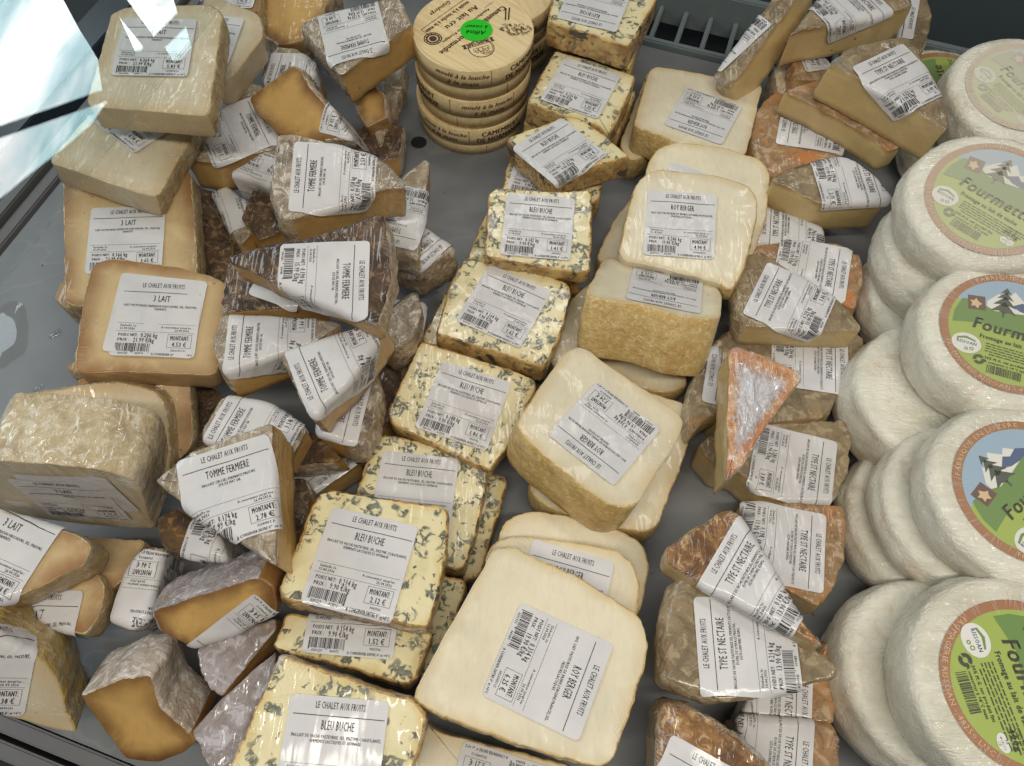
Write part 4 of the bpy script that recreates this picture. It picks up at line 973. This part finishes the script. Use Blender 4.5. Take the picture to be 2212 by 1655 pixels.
def round_label(root, z, rot, rad, fade=0):
    """printed paper disc: brown ring with lettering, green field, mountains, fir tree, badges, barcode"""
    base = bpy.data.objects.new('tmp', None)
    def prt(): return Print()
    k = rad / 50.0
    p = prt(); p.poly(disc_pts(50)); mat = (lambda q: faded(q, fade)) if fade else (lambda q: LAB[q])
    lab = flat_part('round_label', p, mat('brown'), root, 0)
    bpy.data.objects.remove(base)
    lab.location = (0, 0, z / 1000); lab.rotation_euler = (0, 0, R(rot)); lab.scale = (k, k, 1)
    def sub(name, pr, mk, zz): return flat_part(name, pr, mat(mk), lab, zz)
    p = prt(); p.poly(disc_pts(44)); sub('green_field', p, 'green', .10)
    p = prt(); p.poly(disc_pts(43.9, 22, 158, 48)); sub('sky_print', p, 'blue', .16)
    p = prt(); p.poly([(-20, -21), (-13, -30), (-9, -27), (-2, -35), (5, -28), (9, -31), (18, -22), (24, -24), (30, -19), (30, -12), (-20, -12)]); sub('mountain_print', p, 'white', .22)
    p = prt(); p.poly([(-3, -22), (4, -27), (8, -24), (15, -26), (24, -20), (14, -18), (3, -19)]); sub('ridge_print', p, 'navy', .26)
    p = prt()
    p.poly([(-37, -18), (-26, -19), (-14, -14), (0, -16), (14, -19), (28, -16), (38.5, -16), (41, -7), (41, 3), (20, -2), (0, 3), (-20, -1), (-41, 4), (-41, -6)]); sub('hill_print', p, 'dark_green', .30)
    p = prt()
    for i, (w, y0, y1) in enumerate(((4, -37, -31), (6, -33, -26), (8, -29, -20), (9, -24, -14))):
        p.poly([(-8 - 0, y0), (-8 + w, y1), (-8 + w * .4, y1 - 1.2), (-8, y1 + .6), (-8 - w * .4, y1 - 1.2), (-8 - w, y1)])
    p.rect(-8.8, -14.5, -7.2, -10); sub('fir_tree_print', p, 'tree', .36)
    p = prt(); p.poly([(-34, -22), (-22, -24), (-20, -12), (-32, -10)]); sub('square_badge', p, 'plum', .40)
    p = prt(); p.poly([(-28, -21), (-25.5, -18), (-23, -17), (-25, -15), (-25.5, -12), (-28, -14), (-30.5, -13), (-30, -16), (-32, -18), (-29, -18.5)]); sub('badge_mark', p, 'cream', .44)
    p = prt(); p.poly(disc_pts(10.2, 0, 360, 40, 8.4, -29, 20)); sub('oval_badge', p, 'white', .40)
    p = prt(); p.poly(disc_pts(5.4, 0, 360, 30, 3.6, 27, 27)); sub('oval_badge', p, 'white', .40)
    p = prt(); p.text('RISSOAN', -29, 20.6, 2.6, w=13.5, align='c', bold=.2); sub('badge_print', p, 'navy', .46)
    p = prt(); p.poly([(-36, 16.5), (-30, 14), (-23, 16), (-23, 17.2), (-30, 16), (-36, 18)]); p.ring(-25, 23.6, .8, 1.5); p.ring(-28.5, 24.6, .6, 1.3); sub('badge_mark', p, 'dark_green', .46)
    p = prt(); p.text('FR', 27, 26, 1.6, w=2.4, align='c'); p.text('48.086.011', 27, 28, 1.4, w=7, align='c'); p.text('CE', 27, 30, 1.4, w=2.4, align='c'); sub('badge_print', p, 'ink', .46)
    # title and small print
    p = prt()
    p.text('Fourmette', 2, 5, 9.5, w=58, align='c', bold=.9, res=2, shear=.15)
    p.text('Fromage au lait de vache', 2, 12, 3.4, w=46, align='c', bold=.3, res=2)
    rr = random.Random(3)
    for j in range(5):
        x = -16.0 + (3 if j == 4 else 0); y = 15.2 + j * 2.15
        while x < 36 - j * 1.5:
            w = rr.uniform(1.6, 5.0); p.rect(x, y, min(x + w, 38 - j), y + .75); x += w + .8
    p.text('30% M.G. sur produit fini', 0, 28.5, 2.1, w=31, align='c', bold=.2)
    p.text('A conserver à +8°C maxi', -1, 31.6, 2.0, w=29, align='c', bold=.2)
    x = -13
    while x < 10:
        w = rr.choice((.4, .4, .7, 1.0)); p.rect(x, 32.6, x + w, 39.4); x += w + rr.choice((.4, .5, .8))
    p.ring(-19, 30.5, 1.7, 4.0, 40, 200, 20); p.ring(-19, 30.5, 1.7, 4.0, 220, 380, 20)
    p.text('POIDS NET', 26, 17, 1.8, w=11, align='c'); p.text('400g', 26, 22, 3.8, w=12, align='c', bold=.5)
    sub('label_print', p, 'ink', .5)
    p = prt(); p.arc_text('FABRIQUE EN LOZERE', 45.2, 90, 3.2, 3.5, True); sub('ring_print', p, 'cream', .5)
    p = prt(); p.arc_text('FROMAGERIE RISSOAN - 48250 LUC', 48.6, -100, 3.2, 3.0, False); sub('ring_print', p, 'cream', .5)
    return lab

def round_cheese(k, org, n, rad, T, desc, rot=None, lr=49):
    M = frame([c / 1000 for c in org], n)
    root = empty('round_cheese', M @ Matrix.Translation((0, 0, -T / 1000)))
    tag(root, desc, 'cheese', 'white rind round cheeses stacked at the right')
    seed = (hash_(k) % 997) / 40.0
    prof = []
    e = 9.0
    for r in (0, .3, .55, .74): prof.append((rad * r, T))
    prof.append((rad - e - 3, T - .3))
    for a in range(0, 91, 15):
        prof.append((rad - e + e * math.sin(R(a)), T - e + e * math.cos(R(a))))
    for t in (.3, .5, .7): prof.append((rad + 2.4 * math.sin(math.pi * t), T - e - (T - 2 * e) * t))
    for a in range(90, 181, 18):
        prof.append((rad - e + e * math.sin(R(a)), e + e * math.cos(R(a))))
    prof.append((rad * .4, 0)); prof.append((0, 0))
    fine = []
    for (r0, z0), (r1, z1) in zip(prof[:-1], prof[1:]):
        st = max(1, int(math.hypot(r1 - r0, z1 - z0) / 2.6)) if r0 > rad * .6 else 1
        fine += [(r0 + (r1 - r0) * t / st, z0 + (z1 - z0) * t / st) for t in range(st)]
    prof = fine + [prof[-1]]
    NS = 168; V = []; F = []
    for pi, (r, z) in enumerate(prof):
        for i in range(NS):
            a = 2 * math.pi * i / NS; x, y = r * math.cos(a), r * math.sin(a)
            d = noise.noise((x * .03 + seed, y * .03, z * .04)) * 2.4 + noise.noise((x * .11 + seed, y * .11, z * .13)) * .7
            if r > rad * .7:
                # crinkles of the shrunk film: sharp ridges, gathered in places
                w = 1 - abs(noise.noise((x * .16 + seed, y * .16 + 5, z * .42 + .02 * x))) * 3.0
                w2 = 1 - abs(noise.noise((x * .33 + seed, y * .33 - 5, z * .30))) * 3.0
                where = min(1, max(0, .5 + 1.6 * noise.noise((x * .035, y * .035 + seed, z * .05 + 9))))
                d += max(0, w) * .5 * where + max(0, w2) * .22 * (1 - .5 * where)
            q = 1 + (d / max(rad, 1)) if r > rad * .7 else 1
            dz = d * .35 if r > rad * .7 else d * .06
            V.append((x * q, y * q, z + dz))
    for pi in range(len(prof) - 1):
        for i in range(NS):
            a, b = pi * NS + i, pi * NS + (i + 1) % NS
            F.append((a, a + NS, b + NS, b))
    V = np.array(V)
    mesh_obj('rind', V / 1000, F, bloom_mat(), root, attrs={'seed': np.full(len(V), seed)})
    if rot is not None:
        round_label(root, T + .9, rot, lr, {'f1': .1, 'f2': .74, 'f3': .45, 'f4': .14, 'f5': .1, 'f6': .05}[k])
        # film drawn in pleats round the label
        rr = random.Random(k); V = []; F = []
        for j in range(150):
            a = rr.uniform(0, 6.283); r0 = rr.uniform(lr - 9, lr - 1); r1 = r0 + rr.uniform(4, 12); da = rr.uniform(-.05, .05); w = rr.uniform(.12, .3); base = len(V)
            for t in np.linspace(0, 1, 6):
                r = r0 + (r1 - r0) * t; aa = a + da * t; tw = w * math.sin(math.pi * (.08 + .84 * t)) / r
                z = T + 1.7 if r < rad - 9 else T - 7.9 + math.sqrt(max(0, 81 - (r - rad + 9) ** 2)) + .9
                V += [(r * math.cos(aa - tw), r * math.sin(aa - tw), z - .3), (r * math.cos(aa), r * math.sin(aa), z), (r * math.cos(aa + tw), r * math.sin(aa + tw), z - .3)]
            for t in range(5):
                q = base + 3 * t; F += [(q, q + 3, q + 4, q + 1), (q + 1, q + 4, q + 5, q + 2)]
        o = mesh_obj('film_folds', np.array(V) / 1000, F, crease_mat(), root); o['kind'] = 'stuff'
    return root

ROUNDS = [
 ('f1', (420, 612, 60), (-.05, -.05, 1), 60, 44, 'round cheese with green label tilted against the dark back panel', 100),
 ('f2c', (440, 552, 58), (0, 0, 1), 62, 46, 'white round cheese beneath the farthest top round with peach-rimmed label', None),
 ('f2', (440, 545, 122), (-.12, -.10, 1), 62, 50, 'white round cheese with faded label on the farthest stack', -60),
 ('f3c', (366, 372, 50), (0, 0, 1), 62, 44, 'white round cheese at the bottom of the stack with tilted wrinkled top cheese', None),
 ('f3b', (364, 388, 95), (-.04, -.03, 1), 62, 44, 'white round cheese in the middle of the stack with tilted wrinkled top cheese', None),
 ('f3', (362, 397, 142), (-.16, -.16, 1), 62, 44, 'tilted white round cheese with wrinkled film over mountain label', -40),
 ('f4b', (328, 264, 72), (0, .02, 1), 64, 50, 'white round cheese under the one whose label reads upright', None),
 ('f4', (358, 288, 124), (-.10, -.04, 1), 62, 46, 'white round cheese with crisp green label reading Fromage au lait', -20),
 ('f5c', (322, 174, 40), (0, 0, 1), 63, 40, 'white round cheese at the bottom of the stack with brown square badge on top', None),
 ('f5b', (330, 172, 80), (-.03, 0, 1), 63, 38, 'white round cheese in the middle of the stack with brown square badge on top', None),
 ('f5', (341, 169, 121), (-.08, -.02, 1), 63, 39, 'white round cheese whose label shows fir tree and brown square badge', 38),
 ('f6b', (288, 58, 66), (0, 0, 1), 64, 52, 'white round cheese with bubbled film under the front round', None),
 ('f6', (308, 50, 117), (-.08, -.02, 1), 65, 48, 'front white round cheese with orange ringed green label and barcode', -80),
]
for k, org, n, rad, T, desc, rot in ROUNDS:
    round_cheese(k, org, n, rad, T, desc, rot)

# ------------------------------------------------------------------ camembert boxes
@cached
def wood_mat():
    m, nt, out = new_mat('poplar_veneer'); g = G(nt); v = g.coords()
    gr = g.noise(g.stretch(v, (1, .06, 1), (0, 0, .4)), 220, 4, .6, .4)
    c = g.mix(g.ramp(gr, .3, .75), lin(234, 214, 166), lin(216, 188, 136))
    c = g.mix(g.math('MULTIPLY', g.ramp(g.noise(v, 35, 3), .45, .7), .35), c, lin(232, 208, 164))
    n = g.bump(gr, .2, .0006)
    return finish(m, g, out, c, .6, n, .15, None, 0, .3)
BROWN_INK = simple_mat('burnt_ink', lin(78, 52, 34), .7)
STICK = simple_mat('green_sticker', lin(36, 204, 34), .4, 0, .4)
STICK_INK = simple_mat('sticker_ink', lin(18, 44, 14), .6)

def band(name, r0, r1, z0, z1, parent, cap, seed, mat):
    """hoop or lid of bent veneer: outer wall, rolled rim, flat top when cap"""
    NS = 128
    prof = [(r1 - 2.0, z0), (r1, z0), (r1, z0 + (z1 - z0) * .5), (r1, z1 - .7), (r1 - .5, z1 - .1), (r1 - 1.6, z1)]
    if cap: prof += [(r1 - 2.0, z1 - .5), (r1 - 4, z1 - .55), (r1 * .5, z1 - .5), (.001, z1 - .5)]
    V = []; F = []
    for r, z in prof:
        for i in range(NS):
            a = 2 * math.pi * i / NS
            d = .25 * noise.noise((math.cos(a) * 1.5 + seed, math.sin(a) * 1.5, z * .02))
            V.append((r * math.cos(a) + (d if r > 20 else 0), r * math.sin(a), z + d))
    for p in range(len(prof) - 1):
        for i in range(NS):
            a, b = p * NS + i, p * NS + (i + 1) % NS
            F.append((a, b, b + NS, a + NS))
    V = np.array(V)
    return mesh_obj(name, V / 1000, F, mat, parent, attrs={'seed': np.full(len(V), seed)})

def wrap_print(pr, r, z, ang):
    """print wrapped round a box side: x along the hoop, y down, centred on direction ang"""
    v, f = pr.arrays()
    a = R(ang) + v[:, 0] / r
    P = np.stack([r * np.cos(a), r * np.sin(a), z - v[:, 1]], 1)
    return P, [q[::-1] for q in f]

def cheese_box(org, rot, desc, top=False, seed=1.0, marks=()):
    root = empty('cheese_box', Matrix.Translation([c / 1000 for c in org]) @ Matrix.Rotation(R(rot), 4, 'Z'))
    tag(root, desc, 'box', 'round wooden cheese boxes')
    wm = wood_mat()
    band('box_side', 50, 55.6, 0.4, 20, root, False, seed, wm)
    lid = band('lid', 50, 57.2, 15.5, 34.6, root, True, seed + 3, wm)
    def put(pr, z, ang, r):
        P, f = wrap_print(pr, r, z, ang)
        mesh_obj('side_print', P / 1000, f, BROWN_INK, lid, smooth=False)
    for what, ang in marks:
        p = Print()
        if what == 'moule':
            p.text('moulé à la louche', 0, -.6, 4.6, w=52, align='c', bold=.45, res=2, shear=.35); p.text('à la main', 1, 6.8, 4.6, w=30, align='c', bold=.45, res=2, shear=.35)
        else:
            p.text('CAMEMBERT', 0, -.6, 5.6, w=44, align='c', bold=.7, res=2); p.text('DE NORMANDIE', 0, 7.0, 5.6, w=54, align='c', bold=.7, res=2)
        put(p, 25, ang, 57.55)
        p = Print(); p.rect(0, -8.8, .5, 6); put(p, 25, ang + (28 if what == 'moule' else 40), 57.5)
        p = Print(); p.rect(0, -2.5, .5, 9); P, f = wrap_print(p, 55.9, 9.5, ang + 46); mesh_obj('side_print', P / 1000, f, BROWN_INK, lid, smooth=False)
    if top:
        p = Print()
        p.text('Camembert de Normandie', 0, 2.5, 6.0, w=88, align='c', bold=.5, res=2)
        p.text("Appellation d'Origine Protégée", 0, 10, 3.0, w=64, align='c', bold=.25, res=2)
        p.text('Au lait cru', -6, 22.5, 6.0, w=42, align='c', bold=.5, res=2)
        p.text('moulé à la louche à la main', 3, 32, 4.4, w=58, align='c', bold=.35, res=2)
        p.rect(-30, 35.4, 34, 35.9); p.rect(33.6, 26, 34, 35.9); p.rect(-42, 12.6, -30, 13)
        p.text('Graindorge', -1, 46, 4.6, w=26, align='c', bold=.2, res=2, shear=.4)
        p.ring(35, 19, 7.6, 8.6); p.ring(35, 19, 5.0, 6.6); p.ring(35, 19, 0.2, 3.6)
        for j in range(12):
            a = R(j * 30); p.poly([(35 + 6.7 * math.cos(a), 19 + 6.7 * math.sin(a)), (35 + 7.5 * math.cos(a + .12), 19 + 7.5 * math.sin(a + .12)), (35 + 6.7 * math.cos(a + .2), 19 + 6.7 * math.sin(a + .2))])
        flat_part('lid_print', p, BROWN_INK, lid, 34.45)
        # maker's emblem: ringed farmhouse with ribbon, and the cluster of apples
        p = Print()
        p.ring(0, 0, 11.4, 12.2); p.ring(0, 0, 10.2, 10.6, 150, 330)
        for x0, w, h in ((-7, 6, 4.5), (-1, 4, 6.5), (3, 5, 4)):
            p.box(x0, 1.5 - h, x0 + w, 1.5, .35); p.poly([(x0 - .4, 1.5 - h), (x0 + w / 2, -1 - h), (x0 + w + .4, 1.5 - h), (x0 + w / 2, -.2 - h)])
            for j in range(2): p.rect(x0 + .9 + j * w * .45, 2.3 - h, x0 + 1.8 + j * w * .45, 3.6 - h)
        for j in range(4): p.rect(-9 + j, -6.6 - j * 1.1, 3 - j, -6.3 - j * 1.1)
        p.box(-13, 4.6, 13, 10.2, .5); p.poly([(-13, 4.6), (-16, 4.6), (-14.6, 7.4), (-16, 10.2), (-13, 10.2)]); p.poly([(13, 4.6), (16, 4.6), (14.6, 7.4), (16, 10.2), (13, 10.2)])
        e = flat_part('emblem', p, BROWN_INK, lid, 34.45); e.location = (14 / 1000, 23 / 1000, 0); e.rotation_euler = (0, 0, R(-24))
        p = Print(); p.text('GRAINDORGE', 0, 9.0, 3.4, w=23, align='c', bold=.35); e2 = flat_part('emblem_name', p, BROWN_INK, lid, 34.5); e2.location = e.location; e2.rotation_euler = e.rotation_euler
        p = Print(); rr = random.Random(5)
        for j in range(95):
            a = rr.uniform(0, 6.28); q = rr.uniform(0, 1) ** .5; x, y = -27 + 10 * q * math.cos(a) + 6 * q * math.sin(a), -27 + 13 * q * math.sin(a) - 2; s = rr.uniform(.8, 1.5)
            p.ring(x, y, s * .68, s, rr.uniform(0, 90), rr.uniform(260, 360), 10)
        p.poly([(-33, -16), (-32, -15), (-46, -4), (-47, -5)]); p.poly([(-31, -14), (-30, -13), (-43, -2), (-44, -3)])
        flat_part('apple_print', p, BROWN_INK, lid, 34.45)
        p = Print(); p.poly(disc_pts(15.5, 0, 360, 48, 15.0, 0, 0)); st = flat_part('sticker', p, STICK, lid, 34.75); st.location = (-1 / 1000, 3 / 1000, 0)
        p = Print(); p.text('Affiné', 0, -1.0, 5.2, w=19, align='c', bold=.3, res=2, shear=.35); p.text('à coeur', 0, 6.4, 4.4, w=21, align='c', bold=.3, res=2, shear=.35)
        s2 = flat_part('sticker_print', p, STICK_INK, lid, 34.95); s2.location = st.location; s2.rotation_euler = (0, 0, R(-51))
    return root

cheese_box((-54, 611, 0), 0, 'lowest wooden camembert box of the stack with the green sticker', seed=1, marks=(('moule', -118), ('cam', -55)))
cheese_box((-52, 612, 35), 0, 'middle wooden camembert box of the stack with the green sticker', seed=2, marks=(('moule', -72), ('cam', -150)))
cheese_box((-51, 612, 70), 231, 'top wooden camembert box with a green Affiné à coeur sticker', True, seed=5, marks=(('moule', -98 - 231), ('cam', -28 - 231)))
cheese_box((-30, 722, 0), 20, 'lower wooden camembert box of the stack behind', seed=8, marks=(('cam', -80),))
cheese_box((-31, 722, 35), 200, 'wooden camembert box on the stack behind', seed=11, marks=(('cam', -72 - 200),))

# ------------------------------------------------------------------ the counter (turned 16.5 degrees against the view)
YAW = R(-16.5)
CU, CV = Vector((math.cos(YAW), math.sin(YAW), 0)), Vector((-math.sin(YAW), math.cos(YAW), 0))
def case_box(name, u0, u1, v0, v1, z0, z1, mat, parent=None, bevel=.0015):
    bm = bmesh.new()
    bmesh.ops.create_cube(bm, size=1.0)
    for v in bm.verts:
        u, w, z = (u0 + u1) / 2 + v.co.x * (u1 - u0), (v0 + v1) / 2 + v.co.y * (v1 - v0), (z0 + z1) / 2 + v.co.z * (z1 - z0)
        p = CU * u + CV * w
        v.co = (p.x, p.y, z)
    if bevel: bmesh.ops.bevel(bm, geom=bm.edges[:], offset=bevel, segments=2, affect='EDGES')
    me = bpy.data.meshes.new(name); bm.to_mesh(me); bm.free()
    me.materials.append(mat)
    o = bpy.data.objects.new(name, me); col.objects.link(o)
    if parent: o.parent = parent
    return o

@cached
def tray_mat():
    m, nt, out = new_mat('white_tray'); g = G(nt)
    tc = nt.nodes.new('ShaderNodeTexCoord'); v = tc.outputs['Object']
    c = g.mix(g.ramp(g.noise(v, 7, 4), .35, .7), lin(122, 124, 125), lin(104, 107, 109))
    speck = g.math('MULTIPLY', g.ramp(g.vor(v, 38), .07, .03), g.ramp(g.noise(v, 11, 2), .5, .6))
    c = g.mix(g.math('MULTIPLY', speck, .7), c, lin(90, 84, 76))
    stain = g.math('SUBTRACT', 1.0, g.math('MULTIPLY', g.math('ABSOLUTE', g.math('SUBTRACT', g.noise(v, 9, 3, .5, .6), .60)), 60.0), True)
    c = g.mix(g.math('MULTIPLY', stain, .25), c, lin(150, 148, 144))
    r = g.math('ADD', .32, g.math('MULTIPLY', g.noise(v, 30, 4), .2))
    n = g.bump(g.noise(v, 12, 2), .1, .002)
    return finish(m, g, out, c, r, n, 0.0, None)
STEEL = simple_mat('brushed_steel', lin(112, 110, 110), .6, .3)
SLATE = simple_mat('slate_panel', lin(74, 84, 88), .5)
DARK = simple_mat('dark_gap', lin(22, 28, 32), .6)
RAIL = simple_mat('rail_grey', lin(118, 115, 117), .8)
GRILLE = simple_mat('grille_grey', lin(116, 126, 127), .5)

def structure(o): o['kind'] = 'structure'; return o
tray = structure(case_box('floor_tray', -.582, .75, -.083, .742, -.02, 0.0, tray_mat()))
hole = Print(); hole.poly(disc_pts(8.5, 0, 360, 32)); hp = flat_part('drain_hole_shade', hole, DARK, tray, .4); hp.location = (-.108, .569, 0)  # flat disc, the shade inside the hole is its dark colour
hole = Print(); hole.ring(0, 0, 8.4, 9.2); hp = flat_part('hole_rim', hole, RAIL, tray, .6); hp.location = (-.108, .569, 0)
structure(case_box('side_rail', -.597, -.5835, -.083, .80, -.02, .004, RAIL))
structure(case_box('side_rail', -.612, -.599, -.083, .80, -.02, .010, STEEL))
structure(case_box('front_trim', -.70, .80, -.0960, -.0850, -.03, -.006, STEEL))
structure(case_box('front_trim', -.70, .80, -.1120, -.1010, -.04, -.014, STEEL))
structure(case_box('counter_base', -1.3, 1.4, -.9, 1.3, -.09, -.05, DARK, bevel=0))
structure(case_box('back_panel', -.75, 1.2, .86, .88, -.05, .45, SLATE))
structure(case_box('side_panel', -.70, -.66, -.083, .86, -.05, .0, simple_mat('side_panel_blue', lin(40, 54, 66), .3)))
# air grille at the back edge
gp = CU * .10 + CV * .77
gr = empty('air_grille', Matrix.Translation((gp.x, gp.y, 0)))
tag(gr, 'slatted grey air grille along the back edge of the tray', 'grille')
def gpart(name, u0, u1, v0, v1, z0, z1):
    o = case_box(name, u0, u1, v0, v1, z0, z1, GRILLE)
    o.data.transform(Matrix.Translation((-gp.x, -gp.y, 0)))
    o.parent = gr
gpart('frame_rail', -.56, .75, .744, .752, -.02, .006)
gpart('frame_rail', -.56, .75, .812, .822, -.02, .030)
for i in range(44):
    u = -.55 + i * .0295
    gpart('slat', u, u + .0055, .7525, .8115, -.006, .004)
# water drops and a puddle on the tray
@cached
def water_mat():
    m, nt, out = new_mat('water'); g = G(nt)
    tr = g.node('ShaderNodeBsdfTransparent'); gl = g.node('ShaderNodeBsdfGlossy'); gl.inputs['Roughness'].default_value = .03
    tr.inputs[0].default_value = (.92, .92, .90, 1)
    lw = g.node('ShaderNodeLayerWeight'); f = g.math('ADD', .03, g.math('MULTIPLY', g.math('POWER', lw.outputs['Facing'], 5.0), .97))
    mx = g.node('ShaderNodeMixShader'); g.set(mx.inputs[0], f); nt.links.new(tr.outputs[0], mx.inputs[1]); nt.links.new(gl.outputs[0], mx.inputs[2])
    nt.links.new(mx.outputs[0], out.inputs['Surface'])
    return m
def drop(x, y, rx, ry, rot, h, seed):
    V = [(0, 0, h)]; F = []; NS = 28
    for j, (q, z) in enumerate(((.5, .9), (.8, .6), (1.0, .0))):
        for i in range(NS):
            a = 2 * math.pi * i / NS
            w = 1 + .28 * noise.noise((math.cos(a) * 1.6 + seed, math.sin(a) * 1.6, seed))
            V.append((rx * q * w * math.cos(a), ry * q * w * math.sin(a), h * z + .0003))
    for i in range(NS): F.append((0, 1 + i, 1 + (i + 1) % NS))
    for j in range(2):
        for i in range(NS): F.append((1 + j * NS + i, 1 + (j + 1) * NS + i, 1 + (j + 1) * NS + (i + 1) % NS, 1 + j * NS + (i + 1) % NS))
    o = mesh_obj('water_drop', V, F, water_mat()); o.location = (x, y, .0004); o.rotation_euler = (0, 0, rot)
    return o
for i, (x, y, rx, ry, rot, d) in enumerate(((-.452, .318, .022, .032, .2, 'flat puddle of water on the white tray'), (-.408, .322, .007, .003, .9, 'elongated water drop beside the puddle'),
        (-.405, .268, .006, .002, .8, 'thin smear of water on the white tray below the puddle'), (-.392, .366, .003, .003, 0, 'tiny round water drop near the slice labelled 3.65 €'))):
    tag(drop(x, y, rx, ry, rot, .0012, 3.1 * i + 1), d, 'water drop')

# cheese crumbs strewn over the tray
V = []; F = []; rr = random.Random(21)
for j in range(150):
    u, w = rr.uniform(-.56, .45), rr.uniform(-.05, .72); c = CU * u + CV * w; s = rr.uniform(.0006, .0019); base = len(V)
    V += [(c.x + s * rr.uniform(.6, 1.3) * math.cos(a), c.y + s * rr.uniform(.5, 1.2) * math.sin(a), .0003) for a in (0, 1.3, 2.5, 3.8, 5.1)] + [(c.x, c.y, .0003 + s * .8)]
    F += [(base + t, base + (t + 1) % 5, base + 5) for t in range(5)]
cr = mesh_obj('crumbs', V, F, simple_mat('crumb', lin(150, 120, 82), .8), smooth=False)
cr['kind'] = 'stuff'; cr['label'] = 'scattered tan cheese crumbs on the white tray'

# ------------------------------------------------------------------ glass shelf over the left end and the daylight openings it mirrors
@cached
def glass_mat():
    m, nt, out = new_mat('clear_glass'); g = G(nt)
    tc = nt.nodes.new('ShaderNodeTexCoord'); v = tc.outputs['Object']
    tr = g.node('ShaderNodeBsdfTransparent'); tr.inputs[0].default_value = (.975, .99, .985, 1)
    gl = g.node('ShaderNodeBsdfGlossy'); gl.inputs['Roughness'].default_value = .004
    lw = g.node('ShaderNodeLayerWeight'); f = g.math('ADD', .05, g.math('MULTIPLY', g.math('POWER', lw.outputs['Facing'], 5.0), .95))
    mx = g.node('ShaderNodeMixShader'); g.set(mx.inputs[0], f); nt.links.new(tr.outputs[0], mx.inputs[1]); nt.links.new(gl.outputs[0], mx.inputs[2])
    # faint wiping smears
    df = g.node('ShaderNodeBsdfDiffuse'); df.inputs[0].default_value = (.8, .85, .88, 1)
    sm = g.noise(g.stretch(v, (1, .05, 1), (0, 0, .6)), 60, 4, .6, .3)
    m2 = g.node('ShaderNodeMixShader'); g.set(m2.inputs[0], g.math('MULTIPLY', g.ramp(sm, .58, .8), .035))
    nt.links.new(mx.outputs[0], m2.inputs[1]); nt.links.new(df.outputs[0], m2.inputs[2])
    nt.links.new(m2.outputs[0], out.inputs['Surface'])
    return m
pane = case_box('glass_pane', -.66, -.315, .10, .86, .250, .254, glass_mat(), bevel=.0008)
tag(pane, 'clear glass pane mirroring bright daylight above the left end', 'glass pane')

def daylight(name, pts, strength, c):
    m, nt, out = new_mat('daylight'); e = nt.nodes.new('ShaderNodeEmission')
    g = G(nt); tc = nt.nodes.new('ShaderNodeTexCoord')
    cl = g.noise(g.stretch(tc.outputs['Object'], (1.0, .25, 1), (0, 0, .7)), 3.5, 4, .55, .4)
    g.set(e.inputs[0], g.mix(g.ramp(cl, .42, .62), (c[0] * .72, c[1] * .94, 1.0), (1, 1, 1)))
    g.set(e.inputs[1], g.math('MULTIPLY', strength, g.math('ADD', .55, g.math('MULTIPLY', g.ramp(cl, .35, .65), .6))))
    nt.links.new(e.outputs[0], out.inputs['Surface'])
    o = mesh_obj(name, pts, [tuple(range(len(pts)))], m, smooth=False)
    o['kind'] = 'structure'
Z = 2.4
def roof(pts): return [(x, y, Z) for x, y in pts]
daylight('skylight', roof([(-2.728, 3.422), (-2.424, 3.442), (-2.33, 3.304), (-2.184, 3.091), (-2.034, 2.89), (-1.996, 2.791), (-1.954, 2.687), (-2.156, 2.555), (-2.341, 2.436), (-2.368, 2.419)]), 9.5, (.90, 1, 1))
daylight('skylight', roof([(-1.911, 2.617), (-1.94, 2.475), (-1.981, 2.389), (-2.023, 2.313), (-2.13, 2.142), (-2.195, 2.022), (-2.214, 1.987), (-2.342, 2.346), (-2.315, 2.362)]), 8.5, (.74, 1, 1))
daylight('skylight', roof([(-2.046, 3.361), (-1.81, 3.396), (-1.74, 3.239), (-1.812, 3.061)]), 9, (.92, 1, 1))
daylight('skylight', roof([(-2.018, 3.193), (-1.844, 2.988), (-1.846, 2.962), (-1.873, 2.952)]), 10, (.92, 1, 1))
daylight('skylight', roof([(-1.673, 3.138), (-1.584, 2.927), (-1.617, 2.929), (-1.677, 2.895), (-1.738, 2.986)]), 10, (.95, 1, 1))
